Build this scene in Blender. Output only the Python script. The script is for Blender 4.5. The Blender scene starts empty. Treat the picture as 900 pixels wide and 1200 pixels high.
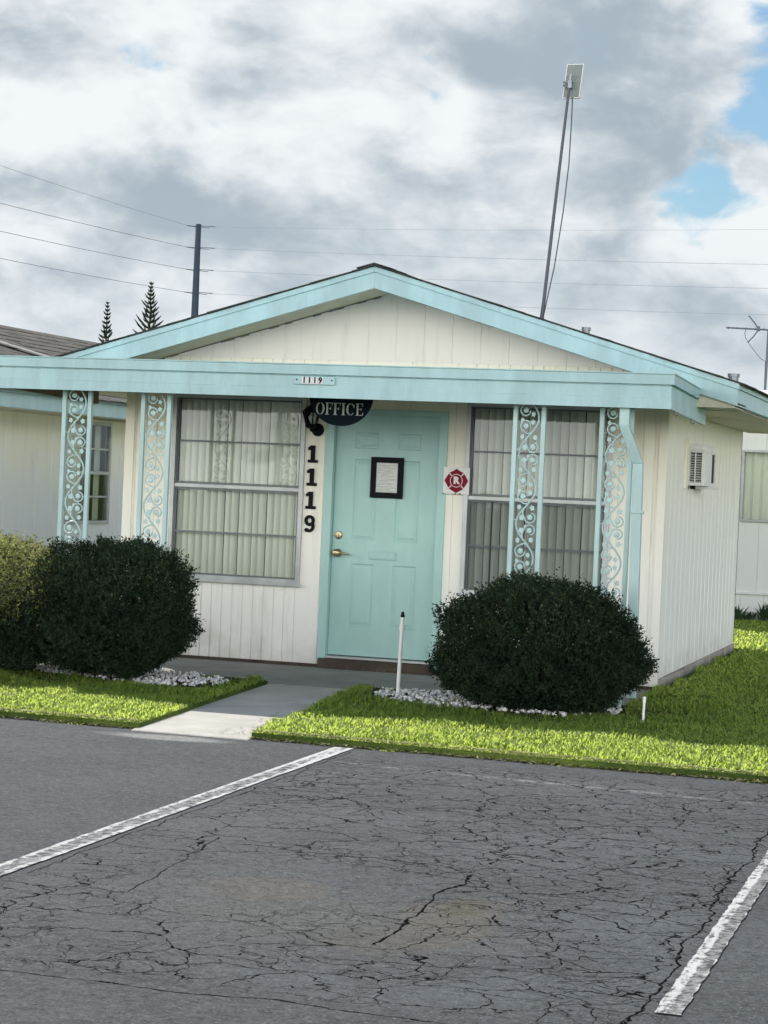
import bpy, math, random
import numpy as np
from mathutils import Vector, Matrix
random.seed(7); rng = np.random.default_rng(11)
SC = bpy.context.scene; COL = SC.collection
R = math.radians; PI = math.pi

# ------------------------------------------------------------------ helpers
class MB:
    """collects shapes; build() links them as one mesh object"""
    def __init__(s): s.v = []; s.f = []
    def face(s, pts):
        b = len(s.v); s.v += [tuple(p) for p in pts]; s.f.append(tuple(range(b, b+len(pts))))
    def hexa(s, p):      # 8 corners: bottom 4 ccw, top 4 ccw
        b = len(s.v); s.v += [tuple(q) for q in p]
        for f in ((3,2,1,0),(4,5,6,7),(0,1,5,4),(1,2,6,5),(2,3,7,6),(3,0,4,7)): s.f.append(tuple(b+i for i in f))
    def box(s, x0, x1, y0, y1, z0, z1):
        s.hexa([(x0,y0,z0),(x1,y0,z0),(x1,y1,z0),(x0,y1,z0),(x0,y0,z1),(x1,y0,z1),(x1,y1,z1),(x0,y1,z1)])
    def prism(s, poly, fn0, fn1):   # poly of 2-D points (ccw seen from the fn1 side)
        n = len(poly); b = len(s.v)
        s.v += [tuple(fn0(p)) for p in poly] + [tuple(fn1(p)) for p in poly]
        s.f.append(tuple(b+i for i in reversed(range(n)))); s.f.append(tuple(b+n+i for i in range(n)))
        for i in range(n):
            j = (i+1) % n; s.f.append((b+i, b+j, b+n+j, b+n+i))
    def plate(s, poly, y0, y1):     # xz outline pushed from y1 (back) to y0 (front)
        s.prism(poly, lambda p: (p[0], y1, p[1]), lambda p: (p[0], y0, p[1]))
    def slab(s, poly, z0, z1):
        s.prism(poly, lambda p: (p[0], p[1], z0), lambda p: (p[0], p[1], z1))
    def tube(s, path, r, n=6, cap=True):
        path = [Vector(p) for p in path]; rr = r if isinstance(r, (list, tuple)) else [r]*len(path)
        b = len(s.v); up = None
        for i, p in enumerate(path):
            t = (path[min(i+1, len(path)-1)] - path[max(i-1, 0)])
            if t.length < 1e-9: t = Vector((0,0,1))
            t.normalize()
            if up is None: up = t.orthogonal().normalized()
            else:
                up = up - t*up.dot(t)
                up = up.normalized() if up.length > 1e-6 else t.orthogonal().normalized()
            w = t.cross(up)
            for k in range(n):
                a = 2*PI*k/n; q = p + (up*math.cos(a) + w*math.sin(a))*rr[i]; s.v.append(tuple(q))
        for i in range(len(path)-1):
            for k in range(n):
                k2 = (k+1) % n
                s.f.append((b+i*n+k, b+i*n+k2, b+(i+1)*n+k2, b+(i+1)*n+k))
        if cap:
            s.f.append(tuple(b+k for k in reversed(range(n)))); e = b+(len(path)-1)*n; s.f.append(tuple(e+k for k in range(n)))
    def lathe(s, prof, c, n=16, axis='z'):   # prof: (r, h)
        b = len(s.v)
        for r_, h in prof:
            for k in range(n):
                a = 2*PI*k/n; x, y = r_*math.cos(a), r_*math.sin(a)
                if axis == 'z': s.v.append((c[0]+x, c[1]+y, c[2]+h))
                elif axis == 'y': s.v.append((c[0]+x, c[1]-h, c[2]+y))
                else: s.v.append((c[0]+h, c[1]+x, c[2]+y))
        for i in range(len(prof)-1):
            for k in range(n):
                k2 = (k+1) % n; s.f.append((b+i*n+k, b+i*n+k2, b+(i+1)*n+k2, b+(i+1)*n+k))
        s.f.append(tuple(b+k for k in reversed(range(n)))); e = b+(len(prof)-1)*n; s.f.append(tuple(e+k for k in range(n)))
    def build(s, name, mat, parent=None, smooth=False, bevel=0, **props):
        me = bpy.data.meshes.new(name); me.from_pydata(s.v, [], s.f); me.update()
        return link(name, me, mat, parent, smooth, bevel, **props)

def base_of(p):
    return Vector(p.location) if p.type == 'EMPTY' else Vector((0,0,0))
def link(name, me, mat, parent=None, smooth=False, bevel=0, label=None, cat=None, group=None, kind=None):
    o = bpy.data.objects.new(name, me); COL.objects.link(o)
    if mat is not None: me.materials.append(mat)
    if smooth:
        for p in me.polygons: p.use_smooth = True
    if parent is not None:
        o.parent = parent
        o.matrix_parent_inverse = Matrix.Translation(-base_of(parent))
    if bevel:
        b = o.modifiers.new('bevel', 'BEVEL'); b.width = bevel; b.segments = 2; b.limit_method = 'ANGLE'; b.angle_limit = R(40)
        b.harden_normals = False
    tag(o, label, cat, group, kind); return o
def tag(o, label=None, cat=None, group=None, kind=None):
    if label: o['label'] = label
    if cat: o['category'] = cat
    if group: o['group'] = group
    if kind: o['kind'] = kind
    return o
def thing(name, loc, label, cat, group=None):
    o = bpy.data.objects.new(name, None); COL.objects.link(o); o.location = loc; o.empty_display_size = .1
    return tag(o, label, cat, group)
def np_mesh(name, V, F):    # V (n,3), F (m,k) all faces same size
    me = bpy.data.meshes.new(name); n, m, k = len(V), len(F), F.shape[1]
    me.vertices.add(n); me.vertices.foreach_set('co', np.ascontiguousarray(V, dtype=np.float32).ravel())
    me.loops.add(m*k); me.loops.foreach_set('vertex_index', np.ascontiguousarray(F, dtype=np.int32).ravel())
    me.polygons.add(m); me.polygons.foreach_set('loop_start', np.arange(0, m*k, k, dtype=np.int32))
    me.polygons.foreach_set('loop_total', np.full(m, k, dtype=np.int32)); me.update(calc_edges=True); me.validate(); return me

# ------------------------------------------------------------------ materials
class NT:
    def __init__(s, name):
        s.m = bpy.data.materials.new(name); s.m.use_nodes = True; s.t = s.m.node_tree; s.t.nodes.clear()
        s.out = s.n('ShaderNodeOutputMaterial')
    def n(s, typ, **kw):
        nd = s.t.nodes.new(typ)
        for k, v in kw.items():
            if k in nd.inputs: s.set(nd.inputs[k], v)
            else: setattr(nd, k, v)
        return nd
    def set(s, inp, v):
        if isinstance(v, bpy.types.NodeSocket): s.t.links.new(v, inp)
        else: inp.default_value = v
    def math(s, op, a, b=None, c=None, clamp=False):
        nd = s.t.nodes.new('ShaderNodeMath'); nd.operation = op; nd.use_clamp = clamp
        for i, v in enumerate((a, b, c)):
            if v is not None: s.set(nd.inputs[i], v)
        return nd.outputs[0]
    def mix(s, f, a, b):
        nd = s.t.nodes.new('ShaderNodeMix'); nd.data_type = 'RGBA'
        s.set(nd.inputs[0], f); s.set(nd.inputs[6], a if not isinstance(a, tuple) else c4(a)); s.set(nd.inputs[7], b if not isinstance(b, tuple) else c4(b))
        return nd.outputs[2]
    def step(s, v, a, b):   # smooth 0..1 between a and b
        nd = s.t.nodes.new('ShaderNodeMapRange'); nd.interpolation_type = 'SMOOTHSTEP'
        s.set(nd.inputs[0], v); s.set(nd.inputs[1], a); s.set(nd.inputs[2], b); return nd.outputs[0]
    def coord(s, scale=(1,1,1), kind='Object'):
        tc = s.n('ShaderNodeTexCoord'); mp = s.n('ShaderNodeMapping'); s.t.links.new(tc.outputs[kind], mp.inputs[0]); mp.inputs[3].default_value = scale
        return mp.outputs[0]
    def noise(s, vec, scale, detail=4, rough=.55, dist=0):
        nd = s.n('ShaderNodeTexNoise'); s.set(nd.inputs['Vector'], vec); nd.inputs['Scale'].default_value = scale
        nd.inputs['Detail'].default_value = detail; nd.inputs['Roughness'].default_value = rough; nd.inputs['Distortion'].default_value = dist
        return nd.outputs[0]
    def bump(s, h, strength=.3, dist=.01):
        nd = s.n('ShaderNodeBump'); s.set(nd.inputs['Height'], h); nd.inputs['Strength'].default_value = strength; nd.inputs['Distance'].default_value = dist
        return nd.outputs[0]
    def bsdf(s, color, rough=.6, normal=None, metal=0, spec=.5):
        p = s.n('ShaderNodeBsdfPrincipled'); s.set(p.inputs['Base Color'], c4(color) if isinstance(color, tuple) else color)
        s.set(p.inputs['Roughness'], rough); p.inputs['Metallic'].default_value = metal; p.inputs['Specular IOR Level'].default_value = spec
        if normal is not None: s.set(p.inputs['Normal'], normal)
        return p.outputs[0]
    def done(s, shader): s.t.links.new(shader, s.out.inputs[0]); return s.m
def c4(c): return (c[0], c[1], c[2], 1)

def paint(name, col, rough=.5, var=.10, dirt=.12, stretch=.25, bump=.08, dirtcol=(.25,.22,.16), metal=0, spec=.4):
    t = NT(name); w = t.coord((1,1,stretch)); o = t.coord()
    a = t.noise(w, 5, 6, .6); b = t.noise(o, 60, 3, .6); c = t.noise(w, 18, 5, .65)
    dark = tuple(x*(1-var*2) for x in col)
    k = t.mix(t.step(a, .35, .7), dark, col)
    k = t.mix(t.math('MULTIPLY', t.step(c, .56, .78), dirt*2.2), k, dirtcol)
    rg = t.math('MULTIPLY_ADD', a, .3, rough-.15)
    return t.done(t.bsdf(k, rg, t.bump(b, bump, .004), metal, spec))
def plain(name, col, rough=.6, metal=0, spec=.5):
    t = NT(name); o = t.coord(); a = t.noise(o, 24, 4)
    k = t.mix(a, tuple(x*.8 for x in col), tuple(min(1, x*1.15) for x in col))
    return t.done(t.bsdf(k, rough, None, metal, spec))

M = {}
# weathered white siding: bounce light painted in, warm on top, cooler low down; splash-stained foot
def siding_mat(name, top, low, zlo=.3, zhi=2.2, stain=.3):
    t = NT(name); w = t.coord((1,1,.12)); o = t.coord()
    sx = t.n('ShaderNodeSeparateXYZ'); t.t.links.new(t.n('ShaderNodeTexCoord').outputs['Object'], sx.inputs[0])
    a = t.noise(w, 9, 6, .62); b = t.noise(o, 3, 5, .6); g = t.noise(t.coord((1,1,.05)), 70, 3, .6)
    h = t.math('ADD', sx.outputs[2], t.math('MULTIPLY_ADD', b, .9, -.45))
    k = t.mix(t.step(h, zlo, zhi), low, top)
    k = t.mix(t.math('MULTIPLY', t.step(a, .5, .8), stain), k, (.36,.33,.25))
    spl = t.math('MULTIPLY', t.step(h, .35, -.05), .35)
    k = t.mix(spl, k, (.38,.34,.27))
    return t.done(t.bsdf(k, .62, t.bump(g, .18, .004), 0, .3))
M['siding'] = siding_mat('white_siding', (.86,.83,.70), (.86,.86,.83))
M['siding_side'] = siding_mat('white_side_siding', (.88,.865,.78), (.88,.89,.88), .8, 2.3, .3)
M['siding_old'] = siding_mat('neighbour_siding', (.90,.87,.70), (.88,.90,.92), 1.0, 2.4, .25)
M['white_panel'] = siding_mat('rear_home_siding', (.74,.76,.70), (.76,.79,.78), .2, 2.6, .2)
M['aqua'] = paint('aqua_paint', (.41,.61,.635), .42, .10, .10, .3)
M['aqua_door'] = paint('aqua_door_paint', (.39,.62,.59), .40, .05, .05, .4, .05)
M['aqua_light'] = paint('aqua_post_paint', (.49,.68,.675), .42, .10, .10, .3)
M['aqua_pale'] = paint('pale_blue_fascia_paint', (.50,.72,.76), .5, .08, .10)
M['soffit'] = paint('soffit_paint', (.60,.57,.43), .6, .10, .15, 1)
M['alu'] = paint('dull_aluminium', (.52,.55,.55), .42, .12, .12, 1, .05, (.2,.2,.19), .35)
M['black'] = plain('black_paint', (.006,.006,.010), .6, 0, .12)
M['sign_black'] = plain('sign_black', (.004,.013,.022), .6, 0, .12)
M['white'] = paint('white_plastic', (.80,.81,.79), .45, .06, .08, 1, .03)
M['rim'] = plain('grey_rim_paint', (.30,.34,.34), .5)
M['paper'] = plain('paper', (.68,.71,.68), .8)
M['ink'] = plain('grey_ink', (.30,.32,.32), .8)
M['red'] = plain('dark_red_print', (.22,.008,.026), .6, 0, .15)
M['pink'] = plain('pale_print', (.72,.66,.66), .5)
M['brass'] = plain('worn_brass', (.42,.36,.22), .30, .9)
M['steel'] = plain('galvanised_steel', (.30,.33,.36), .45, .6)
M['mast'] = plain('dark_mast_steel', (.10,.115,.14), .55, .4)
M['panel_grey'] = paint('antenna_back', (.26,.30,.28), .55, .10, .2, 1)
M['pole'] = paint('grey_concrete_pole', (.05,.07,.11), .8, .12, .1, .1)
M['wire'] = plain('cable', (.06,.065,.075), .6)
M['wire_far'] = plain('overhead_wire', (.30,.34,.40), .6)
M['dark'] = plain('dark_gap', (.02,.02,.02), .8)
M['plinth'] = paint('brown_brick_plinth', (.085,.065,.05), .85, .2, .3, 1, .3)
M['blind'] = paint('blind_fabric', (.90,.90,.80), .8, .06, .05, .05)
M['sheer'] = paint('sheer_curtain', (.36,.38,.34), .85, .12, .05, .05)

def concrete(name, col, stain=.5):
    t = NT(name); o = t.coord()
    a = t.noise(o, 2.2, 7, .62); b = t.noise(o, 40, 5, .7); c = t.noise(o, 160, 2)
    k = t.mix(t.step(a, .3, .72), tuple(x*(1-stain*.5) for x in col), col)
    k = t.mix(t.math('MULTIPLY', t.step(b, .5, .75), .35), k, tuple(x*.6 for x in col))
    return t.done(t.bsdf(k, .85, t.bump(t.math('ADD', b, t.math('MULTIPLY', c, .6)), .35, .006), 0, .3))
M['concrete'] = concrete('walk_concrete', (.60,.575,.53), .5)
M['slab'] = concrete('porch_concrete', (.33,.33,.31))
M['block'] = concrete('foundation_block', (.42,.40,.36), .7)
M['stone'] = concrete('white_marble_chips', (.74,.75,.76), .25)

def shingle(name, c1, c2):
    t = NT(name); o = t.coord(); a = t.noise(t.coord((1,.35,1)), 7, 4, .7); b = t.noise(o, 90, 3); c = t.noise(o, 1.2, 4)
    k = t.mix(t.step(a, .35, .68), c1, c2); k = t.mix(t.math('MULTIPLY', c, .45), k, tuple(x*.5 for x in c1))
    return t.done(t.bsdf(k, .92, t.bump(b, .6, .008), 0, .2))
M['shingle'] = shingle('dark_shingles', (.035,.036,.035), (.085,.085,.08))
M['shingle_old'] = shingle('brown_grey_shingles', (.075,.072,.066), (.165,.158,.145))
M['flash'] = paint('weathered_flashing', (.34,.33,.31), .7, .15, .3, 1)
M['white_roof'] = paint('white_roof_coating', (.80,.81,.82), .6, .08, .1, 1)

def glass_mat(name, refl=1.5, tint=(.93,.97,.95)):
    t = NT(name); fr = t.n('ShaderNodeFresnel'); fr.inputs[0].default_value = refl
    nz = t.noise(t.coord(), 2.2, 2, .5); bp = t.bump(nz, .06, .02)
    gl = t.n('ShaderNodeBsdfGlossy'); gl.inputs['Roughness'].default_value = .015; t.set(gl.inputs['Normal'], bp); gl.inputs['Color'].default_value = (.9,.95,.95,1)
    tr = t.n('ShaderNodeBsdfTransparent'); tr.inputs['Color'].default_value = c4(tint)
    mx = t.n('ShaderNodeMixShader'); t.t.links.new(fr.outputs[0], mx.inputs[0]); t.t.links.new(tr.outputs[0], mx.inputs[1]); t.t.links.new(gl.outputs[0], mx.inputs[2])
    return t.done(mx.outputs[0])
M['glass'] = glass_mat('window_glass', 1.5)
M['lamp_glass'] = glass_mat('lantern_glass', 1.6, (.8,.86,.84))
def screen_mat():
    t = NT('insect_screen'); d = t.n('ShaderNodeBsdfDiffuse'); d.inputs[0].default_value = (.11,.14,.15,1)
    tr = t.n('ShaderNodeBsdfTransparent'); mx = t.n('ShaderNodeMixShader'); mx.inputs[0].default_value = .28
    t.t.links.new(tr.outputs[0], mx.inputs[1]); t.t.links.new(d.outputs[0], mx.inputs[2]); return t.done(mx.outputs[0])
M['screen'] = screen_mat()

def leaf_mat(name, c1, c2, trans=.35, rough=.5, scale=9, tcol=None, spec=.25):
    t = NT(name); o = t.coord(); a = t.noise(o, scale, 3, .6); b = t.noise(o, scale*9, 1)
    k = t.mix(t.step(t.math('MULTIPLY_ADD', b, .5, t.math('MULTIPLY', a, .6)), .36, .72), c1, c2)
    p = t.bsdf(k, rough, None, 0, spec)
    tl = t.n('ShaderNodeBsdfTranslucent'); t.set(tl.inputs[0], k if tcol is None else t.mix(a, tcol, tuple(x*1.3 for x in tcol)))
    mx = t.n('ShaderNodeMixShader'); mx.inputs[0].default_value = trans
    t.t.links.new(p, mx.inputs[1]); t.t.links.new(tl.outputs[0], mx.inputs[2]); return t.done(mx.outputs[0])
M['grass'] = leaf_mat('grass_blades', (.006,.023,.010), (.032,.066,.022), .52, .5, 2.4, (.78,.94,.20))
M['grass_dry'] = leaf_mat('grass_clippings', (.25,.25,.10), (.42,.40,.20), .2, .7, 4)
M['bush'] = leaf_mat('dark_shrub_leaves', (.009,.019,.012), (.034,.056,.031), .12, .75, 5, (.02,.04,.015), .08)
M['bush_light'] = leaf_mat('sunlit_shrub_leaves', (.04,.06,.02), (.30,.31,.13), .40, .5, 6, (.42,.44,.15))  # sunlight painted into the leaf colour of the shrub top
M['bush_mid'] = leaf_mat('mid_green_shrub_leaves', (.035,.058,.028), (.085,.115,.055), .2, .7, 5, (.08,.12,.04), .1)  # mid-green new growth; also paints highlights on the upper shrubs
M['brown'] = paint('bare_brown_board', (.16,.12,.075), .8, .15, .2, 1)
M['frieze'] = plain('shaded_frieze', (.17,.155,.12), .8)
M['twig'] = plain('shrub_wood', (.05,.035,.025), .9)
M['pine'] = leaf_mat('pine_needles', (.008,.020,.014), (.022,.045,.025), .1, .6, 2)
M['weed'] = leaf_mat('weed_leaves', (.012,.03,.015), (.04,.08,.03), .2, .6, 9)

def soil_mat():
    t = NT('lawn_soil'); o = t.coord(); a = t.noise(o, 1.3, 6, .6); b = t.noise(o, 35, 4, .7)
    k = t.mix(t.step(a, .4, .65), (.06,.10,.02), (.14,.19,.04)); k = t.mix(t.math('MULTIPLY', t.step(b, .5, .7), .6), k, (.03,.035,.012))
    return t.done(t.bsdf(k, .95, t.bump(b, 1, .03), 0, .1))
M['soil'] = soil_mat()
def bed_mat():
    t = NT('bed_soil'); o = t.coord(); b = t.noise(o, 30, 5, .7)
    return t.done(t.bsdf(t.mix(b, (.03,.025,.018), (.09,.075,.055)), .95, t.bump(b, 1, .03), 0, .1))
M['bed'] = bed_mat()

def asphalt_mat():
    t = NT('cracked_asphalt'); tc = t.n('ShaderNodeTexCoord'); P = tc.outputs['Object']
    sx = t.n('ShaderNodeSeparateXYZ'); t.t.links.new(P, sx.inputs[0]); X, Y = sx.outputs[0], sx.outputs[1]
    n1 = t.n('ShaderNodeTexNoise'); t.t.links.new(P, n1.inputs['Vector']); n1.inputs['Scale'].default_value = 3.1; n1.inputs['Detail'].default_value = 5
    wob = t.n('ShaderNodeVectorMath', operation='MULTIPLY_ADD'); t.t.links.new(n1.outputs['Color'], wob.inputs[0]); wob.inputs[1].default_value = (.36,.36,0); t.t.links.new(P, wob.inputs[2])
    n2 = t.n('ShaderNodeTexNoise'); t.t.links.new(P, n2.inputs['Vector']); n2.inputs['Scale'].default_value = 17; n2.inputs['Detail'].default_value = 5
    wob2 = t.n('ShaderNodeVectorMath', operation='MULTIPLY_ADD'); t.t.links.new(n2.outputs['Color'], wob2.inputs[0]); wob2.inputs[1].default_value = (.075,.075,0); t.t.links.new(wob.outputs[0], wob2.inputs[2])
    def vor(sc, off):
        mp = t.n('ShaderNodeMapping'); t.t.links.new(wob2.outputs[0], mp.inputs[0]); mp.inputs[1].default_value = off; mp.inputs[3].default_value = (sc*.8, sc, 0)
        v = t.n('ShaderNodeTexVoronoi', feature='DISTANCE_TO_EDGE'); v.voronoi_dimensions = '2D'; t.t.links.new(mp.outputs[0], v.inputs['Vector']); v.inputs['Scale'].default_value = 1
        return t.math('DIVIDE', v.outputs['Distance'], sc)
    # where the crazing is: inside the stall, thinning toward its near left and mid-left
    stall = t.math('MULTIPLY', t.step(X, 1.36, 1.5), t.step(X, 4.2, 4.0))
    stall = t.math('MULTIPLY', stall, t.math('MULTIPLY', t.step(Y, -5.25, -5.7), t.step(Y, -11.12, -10.95)))
    big = t.noise(P, .75, 3, .5); mid = t.noise(P, 2.3, 4, .6)
    patch1 = t.step(t.math('MULTIPLY_ADD', X, .10, big), .54, .76)
    patch2 = t.step(mid, .42, .56)
    gate = t.step(t.noise(P, 2.6, 4, .6), .32, .44); gate2 = t.step(t.noise(P, 3.3, 5, .65, .4), .38, .47); gate3 = t.step(t.noise(P, 1.9, 4, .6), .42, .52)
    w1g = t.math('MULTIPLY', t.math('MULTIPLY', t.noise(P, 7, 5, .7), .0084), gate)
    w2g = t.math('MULTIPLY', t.math('MULTIPLY', t.noise(P, 8.5, 5, .7), .0070), t.math('MULTIPLY', gate2, patch1))
    w3g = t.math('MULTIPLY', t.math('MULTIPLY', t.noise(P, 12, 4, .7), .0046), t.math('MULTIPLY', gate3, gate2))
    def crack(sc, off, wg): return t.math('MULTIPLY', t.step(t.math('SUBTRACT', vor(sc, off), wg), .0005, -.0018), t.step(wg, .0002, .0012))
    c1 = crack(2.6, (0,0,0), w1g); c2 = crack(5.2, (3.3,1.7,0), w2g); c3 = crack(10.5, (1.3,5.7,0), w3g)
    cr = t.math('MULTIPLY', t.math('MAXIMUM', t.math('MAXIMUM', c1, c2), t.math('MULTIPLY', c3, .8)), stall)
    ca_ = t.math('DIVIDE', t.math('SUBTRACT', X, 2.35), .75); cb_ = t.math('DIVIDE', t.math('ADD', Y, 9.35), .75)
    calm = t.step(t.math('MULTIPLY_ADD', mid, .9, t.math('ADD', t.math('MULTIPLY', ca_, ca_), t.math('MULTIPLY', cb_, cb_))), .75, 1.5)
    cr = t.math('MULTIPLY', cr, t.math('MULTIPLY_ADD', calm, .85, .15))
    # single long cracks
    sw = t.n('ShaderNodeSeparateXYZ'); t.t.links.new(wob2.outputs[0], sw.inputs[0])
    nx = t.math('SUBTRACT', sw.outputs[0], .2175); ny = t.math('SUBTRACT', sw.outputs[1], .2175)
    def line(ax, ay, bx, by, w):
        dx, dy = bx-ax, by-ay; L = math.hypot(dx, dy); dx /= L; dy /= L
        px = t.math('SUBTRACT', t.math('MULTIPLY_ADD', nx, .4, t.math('MULTIPLY', X, .6)), ax); py = t.math('SUBTRACT', t.math('MULTIPLY_ADD', ny, .4, t.math('MULTIPLY', Y, .6)), ay)
        al = t.math('ADD', t.math('MULTIPLY', px, dx), t.math('MULTIPLY', py, dy))
        cr_ = t.math('ABSOLUTE', t.math('SUBTRACT', t.math('MULTIPLY', py, dx), t.math('MULTIPLY', px, dy)))
        d = t.step(t.math('SUBTRACT', cr_, t.math('MULTIPLY', t.math('SUBTRACT', t.noise(P, 8, 7, .8), .34), w)), .003, -.001)
        return t.math('MULTIPLY', d, t.math('MULTIPLY', t.step(al, -.02, .02), t.step(al, L+.02, L-.02)))
    for a in ((3.02,-10.2,3.0,-8.72,.025), (-6,-11.05,4.6,-11.16,.014), (1.78,-8.42,1.9,-9.75,.012), (1.55,-8.52,3.0,-8.62,.010),
              (4.05,-12.2,4.03,-8.0,.022), (4.03,-8.0,4.02,-5.3,.016), (1.41,-9.6,1.40,-5.2,.010), (2.9,-10.5,4.0,-10.3,.010)):
        cr = t.math('MAXIMUM', cr, line(*a))
    fine = t.noise(P, 190, 2, .7); agg = t.noise(P, 34, 6, .85); mott = t.noise(t.coord((.7,1.2,1)), 11, 7, .8)
    tone = t.noise(P, 1.1, 6, .62)
    seal = t.mix(t.step(tone, .3, .7), (.064,.072,.080), (.104,.114,.123))
    old = t.mix(t.step(tone, .3, .7), (.068,.077,.086), (.118,.130,.141))
    k = t.mix(stall, seal, old)
    k = t.mix(t.math('MULTIPLY', t.step(agg, .52, .66), .7), k, (.115,.122,.132))
    k = t.mix(t.math('MULTIPLY', t.step(agg, .47, .30), .8), k, (.012,.013,.016))
    k = t.mix(t.math('MULTIPLY', t.step(mott, .50, .64), .55), k, (.105,.113,.124)); k = t.mix(t.math('MULTIPLY', t.step(mott, .46, .32), .55), k, (.016,.018,.022))
    # scuffed streaky wear running across
    wear = t.noise(t.coord((.5,2.2,1)), 3.1, 6, .68)
    k = t.mix(t.math('MULTIPLY', t.step(wear, .55, .75), .35), k, (.115,.122,.132))
    def blob(cx, cy, rx, ry, col, amt):
        nonlocal k
        a_ = t.math('DIVIDE', t.math('SUBTRACT', X, cx), rx); b_ = t.math('DIVIDE', t.math('SUBTRACT', Y, cy), ry)
        q = t.math('ADD', t.math('MULTIPLY', a_, a_), t.math('MULTIPLY', b_, b_)); q = t.math('MULTIPLY_ADD', mid, 1.2, t.math('ADD', q, -.6))
        k = t.mix(t.math('MULTIPLY', t.step(q, 1.0, .1), amt), k, col)
    blob(2.34,-9.43,.34,.30,(.155,.135,.108),.6); blob(3.16,-9.68,.26,.55,(.15,.13,.10),.65); blob(2.75,-9.9,.9,.6,(.135,.13,.118),.5)
    blob(3.05,-10.2,.3,.3,(.11,.097,.085),.35); blob(.22,-5.22,.55,.15,(.40,.40,.39),.75); blob(-1.2,-6.0,.9,.3,(.10,.105,.11),.4)
    blob(3.15,-9.45,.10,.25,(.09,.08,.05),.6)
    # old painted line worn to almost nothing, beside the grass
    yl = t.math('ABSOLUTE', t.math('ADD', t.math('MULTIPLY_ADD', X, .11, 5.53), Y))
    fl = t.math('MULTIPLY', t.step(yl, .055, .015), t.math('MULTIPLY', t.step(X, 1.35, 1.6), t.step(t.noise(P, 13, 5, .75), .44, .62)))
    k = t.mix(t.math('MULTIPLY', fl, .7), k, (.36,.36,.36))
    k = t.mix(t.math('MULTIPLY', cr, .93), k, (.003,.003,.004))
    hgt = t.math('ADD', t.math('MULTIPLY', agg, .5), t.math('MULTIPLY', fine, .35)); hgt = t.math('SUBTRACT', hgt, t.math('MULTIPLY', cr, 2.2))
    rg = t.math('MULTIPLY_ADD', tone, .25, .52)
    k = t.mix(1.0, k, k)
    vs = t.n('ShaderNodeTexVoronoi'); t.t.links.new(P, vs.inputs['Vector']); vs.inputs['Scale'].default_value = 75
    sc_ = t.n('ShaderNodeSeparateColor'); t.t.links.new(vs.outputs['Color'], sc_.inputs[0])
    near = t.step(vs.outputs['Distance'], .55, .25)
    k = t.mix(t.math('MULTIPLY', t.math('MULTIPLY', t.step(sc_.outputs[0], .74, .86), near), .55), k, (.21,.22,.225))
    k = t.mix(t.math('MULTIPLY', t.math('MULTIPLY', t.step(sc_.outputs[0], .22, .12), near), .6), k, (.022,.024,.028))
    mul = t.n('ShaderNodeMix'); mul.data_type = 'RGBA'; mul.blend_type = 'MULTIPLY'; mul.inputs[0].default_value = 1; t.t.links.new(k, mul.inputs[6])
    gr = t.n('ShaderNodeMapRange'); t.set(gr.inputs[0], t.math('MULTIPLY_ADD', agg, .6, t.math('MULTIPLY', t.noise(P, 95, 3, .8), .4))); gr.inputs[1].default_value = .36; gr.inputs[2].default_value = .64; gr.inputs[3].default_value = .50; gr.inputs[4].default_value = 1.5
    t.t.links.new(gr.outputs[0], mul.inputs[7])
    p = t.n('ShaderNodeBsdfPrincipled'); t.set(p.inputs['Base Color'], mul.outputs[2]); t.set(p.inputs['Roughness'], t.math('ADD', rg, .12)); t.set(p.inputs['Specular IOR Level'], t.math('MULTIPLY_ADD', cr, -.2, .2)); t.set(p.inputs['Normal'], t.bump(hgt, 1.0, .02))
    return t.done(p.outputs[0])
M['asphalt'] = asphalt_mat()
def stripe_mat(center_dark):
    t = NT('worn_white_line_paint'); P = t.n('ShaderNodeTexCoord').outputs['Object']
    sx = t.n('ShaderNodeSeparateXYZ'); t.t.links.new(P, sx.inputs[0])
    a = t.noise(P, 22, 6, .75); b = t.noise(t.coord((2.4,.5,1)), 14, 5, .7); g = t.noise(P, 140, 2)
    m = t.math('MULTIPLY_ADD', b, .55, t.math('MULTIPLY', a, .5))
    mid = t.math('ABSOLUTE', t.math('SUBTRACT', sx.outputs[0], center_dark[0]))
    m = t.math('ADD', m, t.math('MULTIPLY', t.step(sx.outputs[1], -6.6, -5.4), .12))
    worn = t.math('MULTIPLY', t.step(mid, center_dark[1], center_dark[1]*.35), center_dark[2])
    keep = t.step(t.math('SUBTRACT', m, worn), center_dark[3], center_dark[3]+.12)
    tone = t.mix(t.noise(P, 5, 4), (.42,.43,.43), (.66,.67,.67))
    k = t.mix(keep, t.mix(t.step(a, .42, .56), (.045,.05,.055), (.24,.245,.25)), tone)
    return t.done(t.bsdf(k, .75, t.bump(t.math('ADD', g, t.math('MULTIPLY', keep, .6)), .5, .008), 0, .3))

# ------------------------------------------------------------------ setting: ground, parking lot, walk
EDGE = lambda x: -4.87 - .045*(x+1.08)     # where the grass meets the asphalt
def wavy(x0, x1, n):
    xs = np.linspace(x0, x1, n); return [(x, EDGE(x) + random.uniform(-.018,.018)) for x in xs]
ZL, ZS, ZW, ZA = .022, 0.0, -.004, -.012
b = MB(); b.slab([(-400,-300),(400,-300),(400,EDGE(400)),(400,-4.0),(-400,-4.0)], -.3, ZA)
b.v = [(x, y, z) for x, y, z in b.v]
b.build('parking_lot', M['asphalt'], kind='structure')
b = MB()
wl0, wl1, wr0, wr1 = (-.40,-1.64), (-.10,-4.96), (.35,-1.64), (.66,-4.98)
b.slab(wavy(-30, wl1[0], 60) + [wl0, (-30, wl0[1])], -.2, ZL)
b.slab(wavy(wr1[0], 30, 60) + [(30, wr0[1]), wr0], -.2, ZL)
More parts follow.
